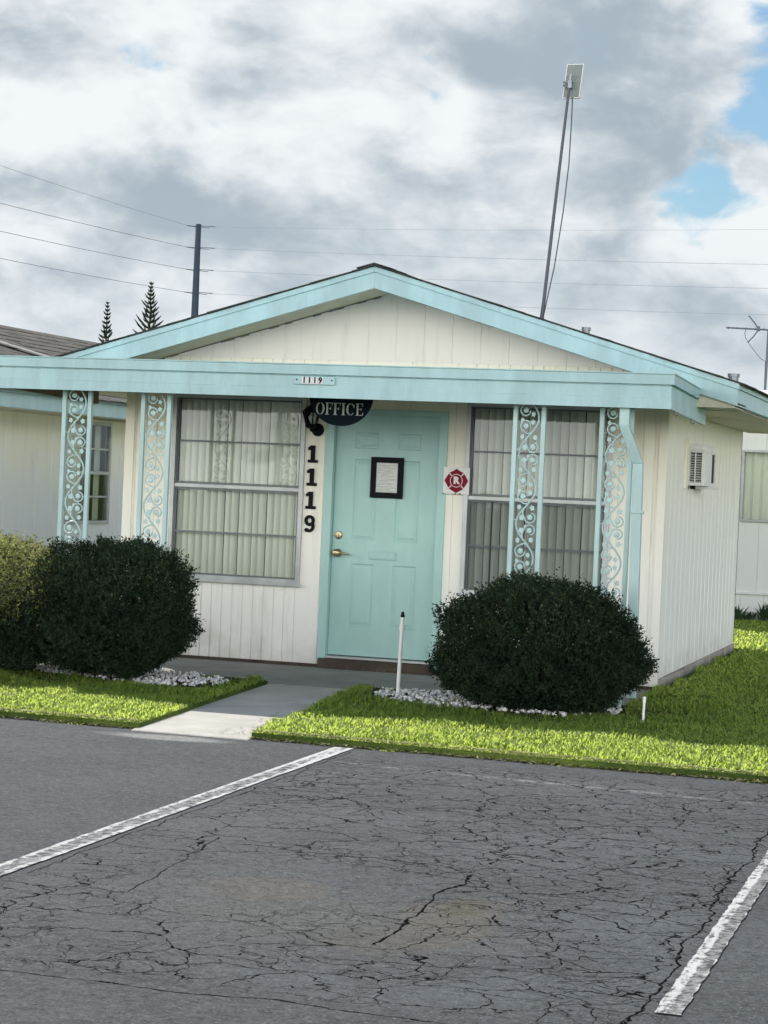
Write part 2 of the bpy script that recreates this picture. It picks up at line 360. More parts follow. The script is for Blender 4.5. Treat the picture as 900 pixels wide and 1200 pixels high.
b.slab([(-30,-1.64),(-2.42,-1.64),(-2.42,5.12),(-30,5.12)], -.2, ZL)
b.slab([(2.42,-1.64),(30,-1.64),(30,5.12),(2.42,5.12)], -.2, ZL)
b.slab([(-900,5.12),(900,5.12),(900,1800),(-900,1800)], -.2, ZL)
b.slab([(-900,-60),(-30,-60),(-30,5.12),(-900,5.12)], -.2, ZL); b.slab([(30,-60),(900,-60),(900,5.12),(30,5.12)], -.2, ZL)
b.build('lawn', M['soil'], kind='structure')
b = MB(); b.slab([(wl1[0]-.01,-5.02),(wr1[0]+.02,-5.045),(wr0[0],-1.66),(wl0[0],-1.66)], -.25, ZW); b.build('walkway', M['concrete'], kind='structure', bevel=.01)
b = MB(); b.box(-2.41, 2.41, -1.65, 0.06, -.25, ZS); b.build('porch_slab', M['slab'], kind='structure', bevel=.012)
# bare planting beds with their white chips
def bed(poly, nm): b = MB(); b.slab(poly, -.1, ZL+.006); return b.build(nm, M['bed'], kind='structure')
bed([(-3.3,-2.75),(-1.0,-2.85),(-.50,-2.5),(-.46,-1.655),(-3.3,-1.655)], 'planting_bed')
bed([(.40,-1.655),(.52,-2.55),(1.2,-3.0),(2.5,-2.95),(2.85,-2.4),(2.75,-1.655)], 'planting_bed')
def stripe(x0, x1, y0, y1, c, n=170, taper=None):
    b = MB(); ys = np.linspace(y0, y1, n); j = lambda: random.uniform(-.0035,.0035)
    L = [(x0+j(), y) for y in ys]; Rr = [(x1+j(), y) for y in ys]
    for i in range(n-1): b.face([(L[i][0],L[i][1],ZA+.005),(Rr[i][0],Rr[i][1],ZA+.005),(Rr[i+1][0],Rr[i+1][1],ZA+.005),(L[i+1][0],L[i+1][1],ZA+.005)])
    return b.build('parking_stripe', stripe_mat(c), kind='structure')
stripe(1.238, 1.356, -14.0, -5.06, (1.297, .045, .16, .42))
stripe(4.088, 4.172, -10.75, -5.4, (4.15, .03, .14, .43))

# ------------------------------------------------------------------ the office building
W, D = 2.37, 5.12                           # half width, depth
H = thing('office_building', (0, 2.5, 0), 'small white one-storey office with low gable, aqua trim and flat porch roof', 'building')
PK, SL = 3.369, .2917                       # roof plane at its front rake
roofz = lambda x: PK - SL*abs(x)
GD, GW = .009, .013
def siding(b, x0, x1, z0, ztop, y, pitch, off=0, axis='x', flip=1):
    """grooved sheet; axis x: wall facing -y at y; axis y: wall facing +x at x=y"""
    zt = ztop if callable(ztop) else (lambda q: ztop)
    cuts = []; k = math.ceil((x0-off)/pitch - 1e-6)
    while off + k*pitch < x1 - .001: 
        if off + k*pitch > x0 + .004: cuts.append(off + k*pitch)
        k += 1
    prof = [(x0, 0)]
    for c in cuts:
        for dx, d in ((-GW/2, 0), (-GW/4, GD), (GW/4, GD), (GW/2, 0)):
            q = c + dx
            if prof[-1][0] + .0005 < q < x1 - .0005: prof.append((q, d))
    prof.append((x1, 0))
    if callable(ztop) and axis == 'x':       # keep the ridge point
        out = []
        for (a, d), (c, e) in zip(prof, prof[1:]):
            out.append((a, d))
            if a < 0 < c: out.append((0, 0))
        prof = out + [prof[-1]]
    for (a, d), (c, e) in zip(prof, prof[1:]):
        if axis == 'x': b.face([(a, y+d, z0), (c, y+e, z0), (c, y+e, zt(c)), (a, y+d, zt(a))])
        else: b.face([(y-flip*d, a, z0), (y-flip*e, c, z0), (y-flip*e, c, zt(c)), (y-flip*d, a, zt(a))])
WIN = [(-1.94,-.72), (.695,1.93)]; WZ0, WZ1 = .69, 2.305
DX, DZ = .535, 2.215
b = MB(); sb = .03; PT = .095
siding(b, -W, WIN[0][0], sb, 2.62, 0, PT); siding(b, WIN[0][0], WIN[0][1], sb, WZ0, 0, PT); siding(b, WIN[0][0], WIN[0][1], WZ1, 2.62, 0, PT)
siding(b, WIN[0][1], -DX, sb, 2.62, 0, .19, .03); siding(b, -DX, DX, DZ, 2.62, 0, .4, .2); siding(b, DX, WIN[1][0], sb, 2.62, 0, .5, .1)
siding(b, WIN[1][0], WIN[1][1], sb, WZ0, 0, PT); siding(b, WIN[1][0], WIN[1][1], WZ1, 2.62, 0, PT); siding(b, WIN[1][1], W, sb, 2.62, 0, PT)
b.build('front_wall', M['siding'], H)
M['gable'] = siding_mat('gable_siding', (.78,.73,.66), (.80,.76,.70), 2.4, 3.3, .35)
GD, GW = .004, .010
b = MB(); siding(b, -W, W, 2.62, lambda x: max(2.6201, roofz(x)-.02), -.004, .245, .05); b.build('gable_wall', M['gable'], H); GD, GW = .009, .013
GD, GW = .013, .026
b = MB(); siding(b, 0, D, .085, 2.5, W, .26, .11, 'y', 1); b.build('side_wall', M['siding_side'], H)
GD, GW = .009, .013
b = MB(); b.box(-W, -W+.02, 0.02, D, .03, 2.5); b.build('side_wall', M['siding_side'], H)
b = MB(); b.plate([(-W,.03),(W,.03),(W,roofz(W)-.03),(0,PK-.03),(-W,roofz(W)-.03)], D-.04, D); b.build('rear_wall', M['siding_side'], H)
b = MB(); b.box(W-.055, W+.014, -.014, .05, .03, 2.42); b.build('corner_board', M['siding'], H, bevel=.003)
b = MB(); b.box(-W-.014, -W+.07, -.014, .05, .03, 2.42); b.build('corner_board', M['siding'], H, bevel=.003)
b = MB()   # block foundation with mortar joints, stepping in under the siding
y = .03
while y < D:
    e = min(y+.395, D); b.box(W-.16, W+.012+random.uniform(-.004,.004), y+.004, e-.004, -.2, .078+random.uniform(-.006,.006)); y = e
b.box(W-.17, W+.002, .03, D, -.2, .07)
b.build('foundation', M['block'], H, bevel=.006)
b = MB(); x = -W
while x < W:
    e = min(x+.42, W); b.box(x+.003, e-.003, .012, .10, -.15, .075); x = e
b.build('plinth', M['plinth'], H, bevel=.004)

# windows -----------------------------------------------------------------
def window(x0, x1, kind):
    z0, z1 = WZ0, WZ1; zm = 1.505
    f = MB(); fw = .038
    f.box(x0, x0+fw, -.028, .10, z0, z1); f.box(x1-fw, x1, -.028, .10, z0, z1); f.box(x0+fw, x1-fw, -.028, .10, z1-fw, z1); f.box(x0+fw, x1-fw, -.028, .10, z0, z0+.045)
    f.box(x0-.02, x1+.02, -.050, -.029, z0-.012, z0+.012); f.box(x0+fw, x1-fw, -.016, .06, zm-.017, zm+.017)
    fr = f.build('window', M['alu'], H, bevel=.003)
    for za, zb in ((z0+.045, zm-.022), (zm+.022, z1-fw)):
        m = MB(); ym = .012 if za > 1.4 else .002
        m.box(x0+fw, x0+fw+.018, ym, ym+.03, za, zb); m.box(x1-fw-.018, x1-fw, ym, ym+.03, za, zb)
        zc = (za+zb)/2 - .005
        m.box(x0+fw+.018, x1-fw-.018, ym, ym+.028, zc-.008, zc+.008); m.box(x0+fw+.018, x1-fw-.018, ym, ym+.03, za, za+.014); m.box(x0+fw+.018, x1-fw-.018, ym, ym+.03, zb-.014, zb)
        m.build('sash', M['dark_alu'], fr)
        p = MB()
        p.face([(x0+fw,ym+.015,za),(x1-fw,ym+.015,za),(x1-fw,ym+.015,zc),(x0+fw,ym+.015,zc)]); p.face([(x0+fw,ym+.015,zc),(x1-fw,ym+.015,zc),(x1-fw,ym+.015,zb),(x0+fw,ym+.015,zb)])
        p.build('pane', M['glass'], fr)
    if kind == 'right':
        s = MB(); s.face([(x0+fw+.002,-.008,z0+.046),(x1-fw-.002,-.008,z0+.046),(x1-fw-.002,-.008,zm-.023),(x0+fw+.002,-.008,zm-.023)]); s.build('insect_screen', M['screen'], fr)
        q = MB(); xx = x0+.245; q.box(xx-.006, xx+.006, -.006, .004, z0+.046, zm-.023); q.build('screen_bar', M['black'], fr)
    # curtains behind the glass
    n = 18 if kind == 'left' else 17; w = (x1-x0-.06)/n
    c = MB()
    for i in range(n):
        xa = x0+.03+i*w; tw = random.uniform(.026,.036); e = random.uniform(-.006,.006)
        xs = np.linspace(0, 1, 6); rows = []
        for s_ in xs: rows.append((xa + s_*(w-.010) + e, .085 + tw*(s_-.5) - .012*math.sin(PI*s_)))
        for (a, ya), (d, yb) in zip(rows, rows[1:]):
            c.face([(a, ya, z0), (d, yb, z0), (d, yb, z1), (a, ya, z1)])
    c.build('blind', M['blind'] if kind == 'left' else M['sheer_blind'], fr, smooth=True)
    k = MB(); k.face([(x0-.1,.30,z0-.1),(x1+.1,.30,z0-.1),(x1+.1,.30,z1+.1),(x0-.1,.30,z1+.1)]); k.build('dark_backing', M['dark'], fr)
M['dark_alu'] = paint('weathered_aluminium', (.17,.19,.20), .45, .12, .1, 1, .05, (.1,.1,.1), .4)
M['sheer_blind'] = paint('grey_curtain', (.80,.81,.72), .85, .12, .05, .05)
window(*WIN[0], 'left'); window(*WIN[1], 'right')

# door ----------------------------------------------------------------------
YD = .05
b = MB(); s_, h_ = .462, 2.165
b.box(-DX, -s_, -.016, .10, .028, DZ); b.box(s_, DX, -.016, .10, .028, DZ); b.box(-s_, s_, -.016, .10, h_, DZ)
b.box(-s_, -s_+.012, .095, .12, .11, h_); b.box(s_-.012, s_, .095, .12, .11, h_)
b.build('door_frame', M['aqua_door'], H, bevel=.004)
b = MB(); b.box(-s_, s_, -.03, .12, .088, .108); b.build('threshold', M['alu'], H, bevel=.004)
b = MB(); b.box(-.52, .50, -.035, .009, 0.0, .084); b.box(-.52,.04,-.037,-.034,.0,.082); b.build('door_step', M['plinth'], H, bevel=.004)
b = MB()
panels = [(-.29,-.085,.365,.90),(.085,.29,.365,.90),(-.29,-.085,1.10,1.79),(.085,.29,1.10,1.79),(-.29,-.085,1.88,2.02),(.085,.29,1.88,2.02)]
xs = [-s_+.003,-.29,-.085,.085,.29,s_-.003]; zs = [.115,.365,.90,1.10,1.79,1.88,2.02,h_+.004]
for i in range(len(xs)-1):
    for j in range(len(zs)-1):
        r = (xs[i], xs[i+1], zs[j], zs[j+1])
        hit = any(abs(r[0]-p[0])<.001 and abs(r[2]-p[2])<.001 for p in panels)
        if not hit: b.face([(r[0],YD,r[2]),(r[1],YD,r[2]),(r[1],YD,r[3]),(r[0],YD,r[3])])
        else:      # moulded recess, then a raised field
            prev = [(r[0],YD,r[2]),(r[1],YD,r[2]),(r[1],YD,r[3]),(r[0],YD,r[3])]
            for ins, dy in ((.010,.010),(.018,.010),(.040,.003)):
                cur = [(r[0]+ins,YD+dy,r[2]+ins),(r[1]-ins,YD+dy,r[2]+ins),(r[1]-ins,YD+dy,r[3]-ins),(r[0]+ins,YD+dy,r[3]-ins)]
                for q in range(4): b.face([prev[q],prev[(q+1)%4],cur[(q+1)%4],cur[q]])
                prev = cur
            b.face(prev)
b2 = MB(); b2.box(-DX, DX, .125, .135, .0, 2.3); b2.build('dark_backing', M['dark'], H)  # hidden dark plate added to block a light leak at the door head
door = b.build('door', M['aqua_door'], H, label='aqua six-panel front door')
b = MB(); b.box(-.13,.115,YD-.012,YD,.942,1.012); m_ = b.build('mail_slot', M['aqua_door'], door, bevel=.006)
b = MB(); b.box(-.115,.10,YD-.017,YD-.0125,.955,1.002); b.build('slot_flap', M['aqua_door'], door, bevel=.003)
b = MB(); b.lathe([(.034,.001),(.034,.008),(.028,.014),(.012,.016)], (-.405,YD,1.135), 20, 'y'); b.box(-.409,-.401,YD-.03,YD-.016,1.12,1.15); b.build('deadbolt', M['brass'], door, smooth=False)
b = MB(); b.lathe([(.036,.001),(.036,.008),(.016,.014),(.016,.04),(.03,.045),(.034,.06),(.026,.072),(.01,.074)], (-.405,YD,.985), 20, 'y')
b.tube([(-.405,YD-.055,.985),(-.36,YD-.06,.987),(-.31,YD-.055,.982),(-.295,YD-.05,.972)], [.011,.009,.008,.007], 8); b.build('handle', M['brass'], door, smooth=True)
b = MB(); b.lathe([(.011,0),(.011,.006),(.004,.008)], (.47,-.016,1.60), 10, 'y'); 

# main roof -------------------------------------------------------------------
YF, YB, XE = -.55, 5.62, 3.0
def rakepoly(sgn, top, bot, x1): return [(0, PK+bot), (sgn*x1, roofz(x1)+bot), (sgn*x1, roofz(x1)+top), (0, PK+top)] if sgn > 0 else [(0, PK+top), (-x1, roofz(x1)+top), (-x1, roofz(x1)+bot), (0, PK+bot)]
for sg in (-1, 1):
    b = MB(); b.plate(rakepoly(sg, -.046, -.180, XE), YF, YF+.022); b.plate(rakepoly(sg, -.002, -.048, XE+.012), YF-.016, YF+.022)
    b.build('rake_fascia', M['aqua'], H, bevel=.003)
    b = MB(); b.plate(rakepoly(sg, -.002, -.180, XE), YB-.022, YB); b.build('rake_fascia', M['aqua'], H)
    b = MB(); x0, x1 = sorted((sg*XE, sg*(XE-.022))); b.box(x0, x1, YF+.023, YB-.023, 2.318, 2.445)
    x0, x1 = sorted((sg*(XE+.016), sg*(XE-.02))); b.box(x0, x1, YF+.023, YB-.023, 2.447, 2.490); b.build('eave_fascia', M['aqua_pale'] if sg > 0 else M['aqua'], H, bevel=.003)
    b = MB(); x0, x1 = sorted((sg*W, sg*(XE-.023)))
    y = .003
    while y < YB-.03:
        e = min(y+.40, YB-.03); b.box(x0, x1, y+.003, e-.003, 2.296, 2.308); y = e
    b.box(x0, x1, YF+.03, YB-.03, 2.301, 2.312); b.build('soffit', M['soffit'], H)
    b = MB(); q = [(0,PK-.165),(sg*XE,roofz(XE)-.165)]
    P = [(q[0][0],YF+.023,q[0][1]),(q[1][0],YF+.023,q[1][1]),(q[1][0],-.006,q[1][1]),(q[0][0],-.006,q[0][1])]
    b.hexa(P + [(x_,y_,z_+.012) for x_,y_,z_ in P]); b.build('rake_soffit', M['soffit'], H)
    b = MB(); e = [(W+.002, 2.313), (XE-.024, 2.313), (XE-.024, roofz(XE)-.150), (W+.002, roofz(W)-.150)]
    if sg < 0: e = [(-p[0], p[1]) for p in e][::-1]
    b.plate(e, YF+.030, YF+.045); b.build('eave_return', M['soffit'], H)
    # frieze gap strips where the soffit meets the gable wall
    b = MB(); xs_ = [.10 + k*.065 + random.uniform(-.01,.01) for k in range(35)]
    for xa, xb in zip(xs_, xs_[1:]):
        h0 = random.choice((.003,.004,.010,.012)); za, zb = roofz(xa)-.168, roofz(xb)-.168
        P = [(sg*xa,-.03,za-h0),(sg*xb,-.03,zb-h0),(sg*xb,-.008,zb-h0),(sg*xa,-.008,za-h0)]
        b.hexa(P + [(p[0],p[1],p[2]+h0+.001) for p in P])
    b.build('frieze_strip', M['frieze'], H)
    # shingle courses
    b = MB(); n = 17; run = XE+.045
    for i in range(n):
        xa, xb = run*i/n, run*(i+1)/n + .012; lift = .004; th = .012
        ya = YF-.035; segs = 22; yy = np.linspace(ya, YB+.03, segs+1); yy[0] += random.uniform(-.012,.012); yy[1:-1] += rng.uniform(-.06,.06, segs-1)
        for k in range(segs):
            dz = random.uniform(0,.004); y0, y1 = yy[k]+.002, yy[k+1]-.002
            za, zb = roofz(xa)+.004, roofz(xb)+.010+dz
            P = [(sg*xa,y0,za-.004),(sg*xb,y0,zb-.010),(sg*xb,y1,zb-.010),(sg*xa,y1,za-.004)]
            if sg < 0: P = P[::-1]
            b.hexa(P + [(p[0],p[1],p[2]+th) for p in P])
    b.build('roof', M['shingle'], H)
b = MB()
y = YF-.04
while y < YB:
    e = min(y+.16, YB+.03); z = PK+.022+random.uniform(0,.004)
    b.plate([(-.15,z-.048),(0,z-.012),(.15,z-.048),(.15,z-.040),(0,z+.002),(-.15,z-.040)], y, e-.003); y = e
b.build('ridge_cap', M['shingle'], H)
def vent(x, y, top, r):
    b = MB(); zb = roofz(x); b.lathe([(r*2.2,-.05),(r*1.5,.02),(r,.04),(r,top-zb-.03),(r*1.22,top-zb-.03),(r*1.22,top-zb)], (x,y,zb), 14); b.build('vent_pipe', M['steel'], H, smooth=False)
vent(1.275, 2, 3.105, .035); vent(2.64, 2, 2.715, .045)
b = MB(); b.box(-W,W,.1,D-.05,2.44,2.46); b.build('ceiling', M['dark'], H)

# flat porch roof ---------------------------------------------------------------
PX0, PX1, PY = -2.70, 2.68, -1.85
drop = lambda y: -.048*(y-PY)/1.85
def sheared(b):          # let the deck fall gently to the back
    b.v = [(x, y, z + drop(y)) for x, y, z in b.v]; return b
PR = MB(); PR.box(PX0+.03, PX1-.03, PY+.03, -.012, 2.40, 2.455); sheared(PR); porch = PR.build('porch_roof', M['aqua'], H)
b = MB()
# stepped metal fascia: drip edge, upper band, set-back groove, lower pan with a fold
def fascia(b, face):   # profile (offset outward, z) for front or right/left end
    prof = [(0,2.225),(.004,2.222),(.004,2.298),(.0,2.301),(.0,2.386),(-.010,2.390),(-.010,2.396),(.022,2.398),(.022,2.468),(.030,2.472),(.030,2.480),(-.03,2.480),(-.03,2.225)]
    return prof
prof = fascia(b, 0)
def corner(o, s): 
    # s: 0 left back,1 left front,2 right front,3 right back
    return [(PX0-o, -.015), (PX0-o, PY-o), (PX1+o, PY-o), (PX1+o, -.015)][s]
for s in range(3):
    m = len(prof)
    A = [(*corner(o, s), z) for o, z in prof]; C = [(*corner(o, s+1), z) for o, z in prof]
    for i in range(m):
        j = (i+1) % m; b.face([A[i], C[i], C[j], A[j]])
    b.face(A[::-1]) if s == 0 else None; b.face(C) if s == 2 else None
sheared(b); b.build('porch_fascia', M['aqua'], porch)
b = MB(); b.box(PX0+.035, PX1-.035, PY+.035, -.012, 2.345, 2.36); sheared(b); b.build('porch_ceiling', M['soffit'], porch)
for (y, z) in ((-1.62,2.215),(-.75,2.19)):
    b = MB(); b.tube([(PX1-.01,y,z+.01),(PX1-.01,y+.01,z-.02),(PX1+.0,y+.04,z-.03),(PX1+.01,y+.06,z-.02)], .006, 5); b.build('hook', M['steel'], porch)

b = MB(); b.box(PX0+.031, PX0+.05, PY+.032, -.013, 2.232, 2.344); sheared(b); b.build('inner_board', M['brown'], porch)
# ornamental iron posts -----------------------------------------------------------
PYP = -1.62
def scroll_mesh():
    b = MB(); P = .53; z0, z1 = .012, 2.30
    r = .0062
    ph0 = 1.335       # a left-most turn of the vine lies here
    vine = lambda z: -.074*math.cos(2*PI*(z-ph0)/P)
    zs = np.arange(z0, z1, .022); b.tube([(vine(z), 0, z) for z in zs], r*1.15, 5)
    def curl(zc, uc, zs_, side, rad=.043):
        # from the vine at zs_ sweep round a circle into a spiral ending at a leaf
        a0 = math.atan2(zs_-zc, vine(zs_)-uc); pts = [(vine(zs_), 0, zs_)]
        for k in range(1, 17):
            a = a0 + side*k*(2*PI*.86/16); q = min(1, k/3); rr = rad*(.98 if k < 12 else .98-.05*(k-12))
            d0 = math.hypot(vine(zs_)-uc, zs_-zc); rr = d0 + (rr-d0)*q
            pts.append((uc+rr*math.cos(a), 0, zc+rr*math.sin(a)))
        b.tube(pts, r, 5)
        b.lathe([(.020,.0),(.023,.004),(.019,.009),(.006,.011)], (uc, .004, zc), 10, 'y')
    def leaf(u, z, s, a):
        pts = []
        for k in range(10):
            rr = s*(1 if k % 2 == 0 else .68); an = a + 2*PI*k/10; pts.append((u+rr*math.cos(an)*.9, z+rr*math.sin(an)))
        b.plate(pts, -.004, .004)
    n = int((z1-z0)/P)+2
    for k in range(-1, n):
        zl = ph0 + (k-3)*P          # left-most turn
        for uc, dz, dzs, sd in ((.034,.050,.115,1),(-.026,.205,.155,-1),(-.030,-.205,-.155,1),(.034,-.050,-.115,-1)):
            if z0+.05 < zl+dz < z1-.05: curl(zl+dz, uc, zl+dzs, sd)
        for u, dz, s, a in ((-.030,.045,.026,.3),(-.052,.125,.022,1),(.05,.12,.024,.6),(-.03,-.05,.026,.9),(-.055,-.125,.022,.2),(.05,-.12,.024,0),(.03,.235,.022,.5),(.0,-.02,.014,.2),(.03,-.235,.022,.1),(-.055,.25,.018,.2)):
            if z0+.03 < zl+dz < z1-.03: leaf(u, zl+dz, s, a)
    for z in np.arange(.30, z1, .53): b.box(-.10,-.06,-.003,.003,z,z+.008); 
    me = bpy.data.meshes.new('scrollwork'); me.from_pydata(b.v, [], b.f); me.update(); me.materials.append(M['aqua_light']); return me
SCROLL = scroll_mesh()
for i, (xa, xb) in enumerate(((-2.24,-1.985),(-1.56,-1.305),(1.462,1.712),(2.122,2.378))):
    b = MB(); t = .034
    for x0 in (xa, xb-t): b.box(x0, x0+t, PYP-t/2, PYP+t/2, .0, 2.335)
    b.box(xa-.012, xb+.012, PYP-.035, PYP+.035, .0, .010); b.box(xa+t, xb-t, PYP-.008, PYP+.008, 2.300, 2.318); b.box(xa+t, xb-t, PYP-.008, PYP+.008, .05, .066)
    post = b.build('porch_post', M['aqua_light'], H, bevel=.003)
    s = bpy.data.objects.new('scrollwork', SCROLL); COL.objects.link(s); s.parent = post
    s.location = ((xa+xb)/2, PYP, 0); s.scale = ((xb-xa-2*t)/.186, 1, 1)

# downspout: down from the fascia, kinks outward, then runs to the ground
b = MB()
def duct(path, w, d):
    for i in range(len(path)-1):
        (x0,y0,z0),(x1,y1,z1) = path[i], path[i+1]
        P = [(x0-w/2,y0-d/2,z0),(x0+w/2,y0-d/2,z0),(x0+w/2,y0+d/2,z0),(x0-w/2,y0+d/2,z0)]; Q = [(p[0]+x1-x0,p[1]+y1-y0,z1) for p in P]
        b.hexa(Q + P)
duct([(2.335,-1.775,2.36),(2.335,-1.775,2.09),(2.435,-1.69,1.82),(2.455,-1.69,.09)], .074, .06)
for z in (1.45,.55): b.box(2.40,2.49,-1.727,-1.652,z,z+.022)
b.build('downspout', M['aqua_light'], H, bevel=.005)

# ------------------------------------------------------------------ small things on the front
def text_mesh(s, size, depth=.002, bold=0):
    cu = bpy.data.curves.new('lettering', 'FONT'); cu.body = s; cu.size = size; cu.extrude = depth/2; cu.offset = bold; cu.align_x = 'CENTER'; cu.align_y = 'CENTER'; cu.resolution_u = 3
    o = bpy.data.objects.new('lettering', cu); COL.objects.link(o); dg = bpy.context.evaluated_depsgraph_get()
    me = bpy.data.meshes.new_from_object(o.evaluated_get(dg)); bpy.data.objects.remove(o); bpy.data.curves.remove(cu)
    me.transform(Matrix.Rotation(PI/2, 4, 'X')); return me
def arc(cx, cz, rx, rz, a0, a1, n): return [(cx+rx*math.cos(a0+(a1-a0)*i/n), cz+rz*math.sin(a0+(a1-a0)*i/n)) for i in range(n+1)]
def band(b, cx, cz, ro, ri, a0, a1, n, y0, y1):   # curved stroke between two ellipses, quads only
    O = arc(cx, cz, *ro, a0, a1, n); I = arc(cx, cz, *ri, a0, a1, n)
    for i in range(n): b.plate([I[i], O[i], O[i+1], I[i+1]], y0, y1)

# tall black door-side numerals
hn = thing('house_number', (-.65,-.012,1.14), 'column of four black slab numerals 1119 on the wall left of the door', 'house number')
def one(b, cx, z, h, y0, y1):
    w = h*.62; L = cx-w/2
    b.plate([(L+.02*h,z),(L+w,z),(L+w,z+.17*h),(L+.44*h,z+.17*h),(L+.44*h,z+h),(L+.19*h,z+h),(L+.02*h,z+.86*h),(L+.02*h,z+.72*h),(L+.19*h,z+.74*h),(L+.19*h,z+.17*h),(L+.02*h,z+.17*h)], y0, y1)
def nine(b, cx, z, h, y0, y1):
    band(b, cx, z+.68*h, (.31*h,.32*h), (.125*h,.14*h), 0, 2*PI, 24, y0, y1)
    band(b, cx-.02*h, z+.36*h, (.33*h,.36*h), (.155*h,.19*h), -PI*.62, PI*.22, 12, y0-.001, y1+.001)
    b.plate(arc(cx-.16*h, z+.13*h, .12*h, .12*h, 0, 2*PI*.95, 12), y0-.002, y1+.002)
for k in range(4):
    b = MB(); z = (1.743,1.546,1.348,1.148)[k]
    (one if k < 3 else nine)(b, -.648-.004*k/3, z, .148, -.016, -.002); b.build('digit', M['black'], hn)

# small plate on the porch fascia
ap = thing('address_plate', (-.055,-1.86,2.33), 'small aqua plate with black 1119 on white tiles on porch fascia', 'address plate')
b = MB(); yp = -1.862; b.box(-.215,.115,yp-.006,yp,2.322,2.383); b.build('backing', M['aqua'], ap, bevel=.003)
b = MB()
for k in range(4): b.box(-.148+.043*k,-.108+.043*k,yp-.009,yp-.0062,2.328,2.378)
b.build('tile', M['white'], ap)
for k, ch in enumerate('1119'):
    me = text_mesh(ch, .060, .002, .0022); me.transform(Matrix.Translation((-.128+.043*k, yp-.0105, 2.353))); link('digit', me, M['black'], ap)
for x in (-.19,.092): b = MB(); b.lathe([(.006,0),(.006,.004),(.002,.005)], (x,yp-.006,2.357), 8, 'y'); b.build('screw', M['black'], ap)

# hanging half-round OFFICE sign
YS = -.90
sg = thing('hanging_sign', (-.13,YS,2.04), 'black half-round OFFICE sign hanging under the porch roof', 'sign')
b = MB(); cx, rx = -.133, .268
out = [(cx-rx,2.30)] + arc(cx, 2.285, rx, .245, PI, 2*PI, 28) + [(cx+rx,2.30)]
b.plate(out, YS-.008, YS+.008); b.build('board', M['sign_black'], sg)
b = MB(); O = [(cx-rx+.0,2.285)]
RO = arc(cx,2.285,rx+.001,.246,PI,2*PI,28); RI = arc(cx,2.285,rx-.007,.239,PI,2*PI,28)
for i in range(28): b.plate([RO[i],RO[i+1],RI[i+1],RI[i]], YS-.010, YS+.010)
b.build('rim', M['sign_black'], sg)
for x in (cx-.20, cx+.20): b = MB(); b.tube([(x,YS,2.295),(x,YS,2.35)], .004, 5); b.build('chain', M['steel'], sg)
def L_rect(b, x, z, x0, x1, z0, z1, s): b.plate([(x+x0*s,z+z0*s),(x+x1*s,z+z0*s),(x+x1*s,z+z1*s),(x+x0*s,z+z1*s)], YS-.012, YS-.0082)
def stencil(ch, x, z, s):
    b = MB(); T = lambda *a: L_rect(b, x, z, *a, s); Y0, Y1 = YS-.012, YS-.0082
    if ch == 'O':
        band(b, x+.36*s, z+.5*s, (.36*s,.5*s), (.23*s,.46*s), R(98), R(262), 12, Y0, Y1); band(b, x+.36*s, z+.5*s, (.36*s,.5*s), (.23*s,.46*s), R(-82), R(82), 12, Y0, Y1)
    elif ch == 'C':
        band(b, x+.38*s, z+.5*s, (.38*s,.5*s), (.23*s,.455*s), R(98), R(262), 12, Y0, Y1); band(b, x+.36*s, z+.5*s, (.34*s,.5*s), (.24*s,.44*s), R(35), R(80), 6, Y0, Y1); band(b, x+.36*s, z+.5*s, (.34*s,.5*s), (.26*s,.45*s), R(-80), R(-38), 6, Y0, Y1)
        T(.62,.68,.62,.88)
    else:
        T(.09,.24,.05,.95); T(.0,.33,.0,.05); T(.0,.33,.95,1.0)
        if ch in 'FE':
            T(.37,.62,.94,1.0); T(.56,.62,.76,.94); T(.30,.44,.49,.55); T(.44,.49,.40,.64)
        if ch == 'E': T(.37,.64,.0,.06); T(.58,.64,.06,.25)
    return b.build('letter', M['paper'], sg)
xx = cx-.207
for ch, w in zip('OFFICE', (.80,.70,.70,.42,.80,.66)):
    s = .098; stencil(ch, xx, 2.128 - .01*(xx-cx)*0, s); xx += w*s
b = MB(); L_rect(b, cx-.245, 2.275, 0,.012/.098*1.0,0,.02/.098, .098); b.build('edge_mark', M['paper'], sg)

# wall lantern
ln = thing('wall_lantern', (-.62,-.02,2.0), 'black carriage lantern on the wall under the OFFICE sign edge', 'lantern')
b = MB(); lx, ly = -.640, -.115
b.lathe([(.052,.0),(.056,.012),(.045,.03),(.02,.036)], (-.612,-.002,2.025), 18, 'y'); b.tube([(-.612,-.03,2.02),(-.618,-.08,2.005),(lx,ly,2.02),(lx,ly,2.06)], .013, 8); b.build('wall_bracket', M['black'], ln, smooth=True)
b = MB(); b.lathe([(.012,-.025),(.04,-.018),(.052,-.002),(.046,.012),(.03,.016)], (lx,ly,2.055), 14)
b.lathe([(.086,0),(.088,.008),(.06,.032),(.03,.056),(.012,.066),(.012,.08),(.018,.088),(.006,.10)], (lx,ly,2.168), 6)
for k in range(6):
    a = 2*PI*k/6; b.tube([(lx+.046*math.cos(a),ly+.046*math.sin(a),2.066),(lx+.076*math.cos(a),ly+.076*math.sin(a),2.172)], .0065, 5)
b.build('cage', M['black'], ln)
b = MB()
for k in range(6):
    a, c = 2*PI*k/6, 2*PI*(k+1)/6; b.face([(lx+.043*math.cos(a),ly+.043*math.sin(a),2.07),(lx+.043*math.cos(c),ly+.043*math.sin(c),2.07),(lx+.073*math.cos(c),ly+.073*math.sin(c),2.168),(lx+.073*math.cos(a),ly+.073*math.sin(a),2.168)])
b.build('pane', M['lamp_glass'], ln)
b = MB(); b.lathe([(.010,0),(.012,.02),(.024,.045),(.026,.06),(.016,.078),(.004,.082)], (lx,ly,2.07), 12); b.build('bulb', M['white'], ln, smooth=True)

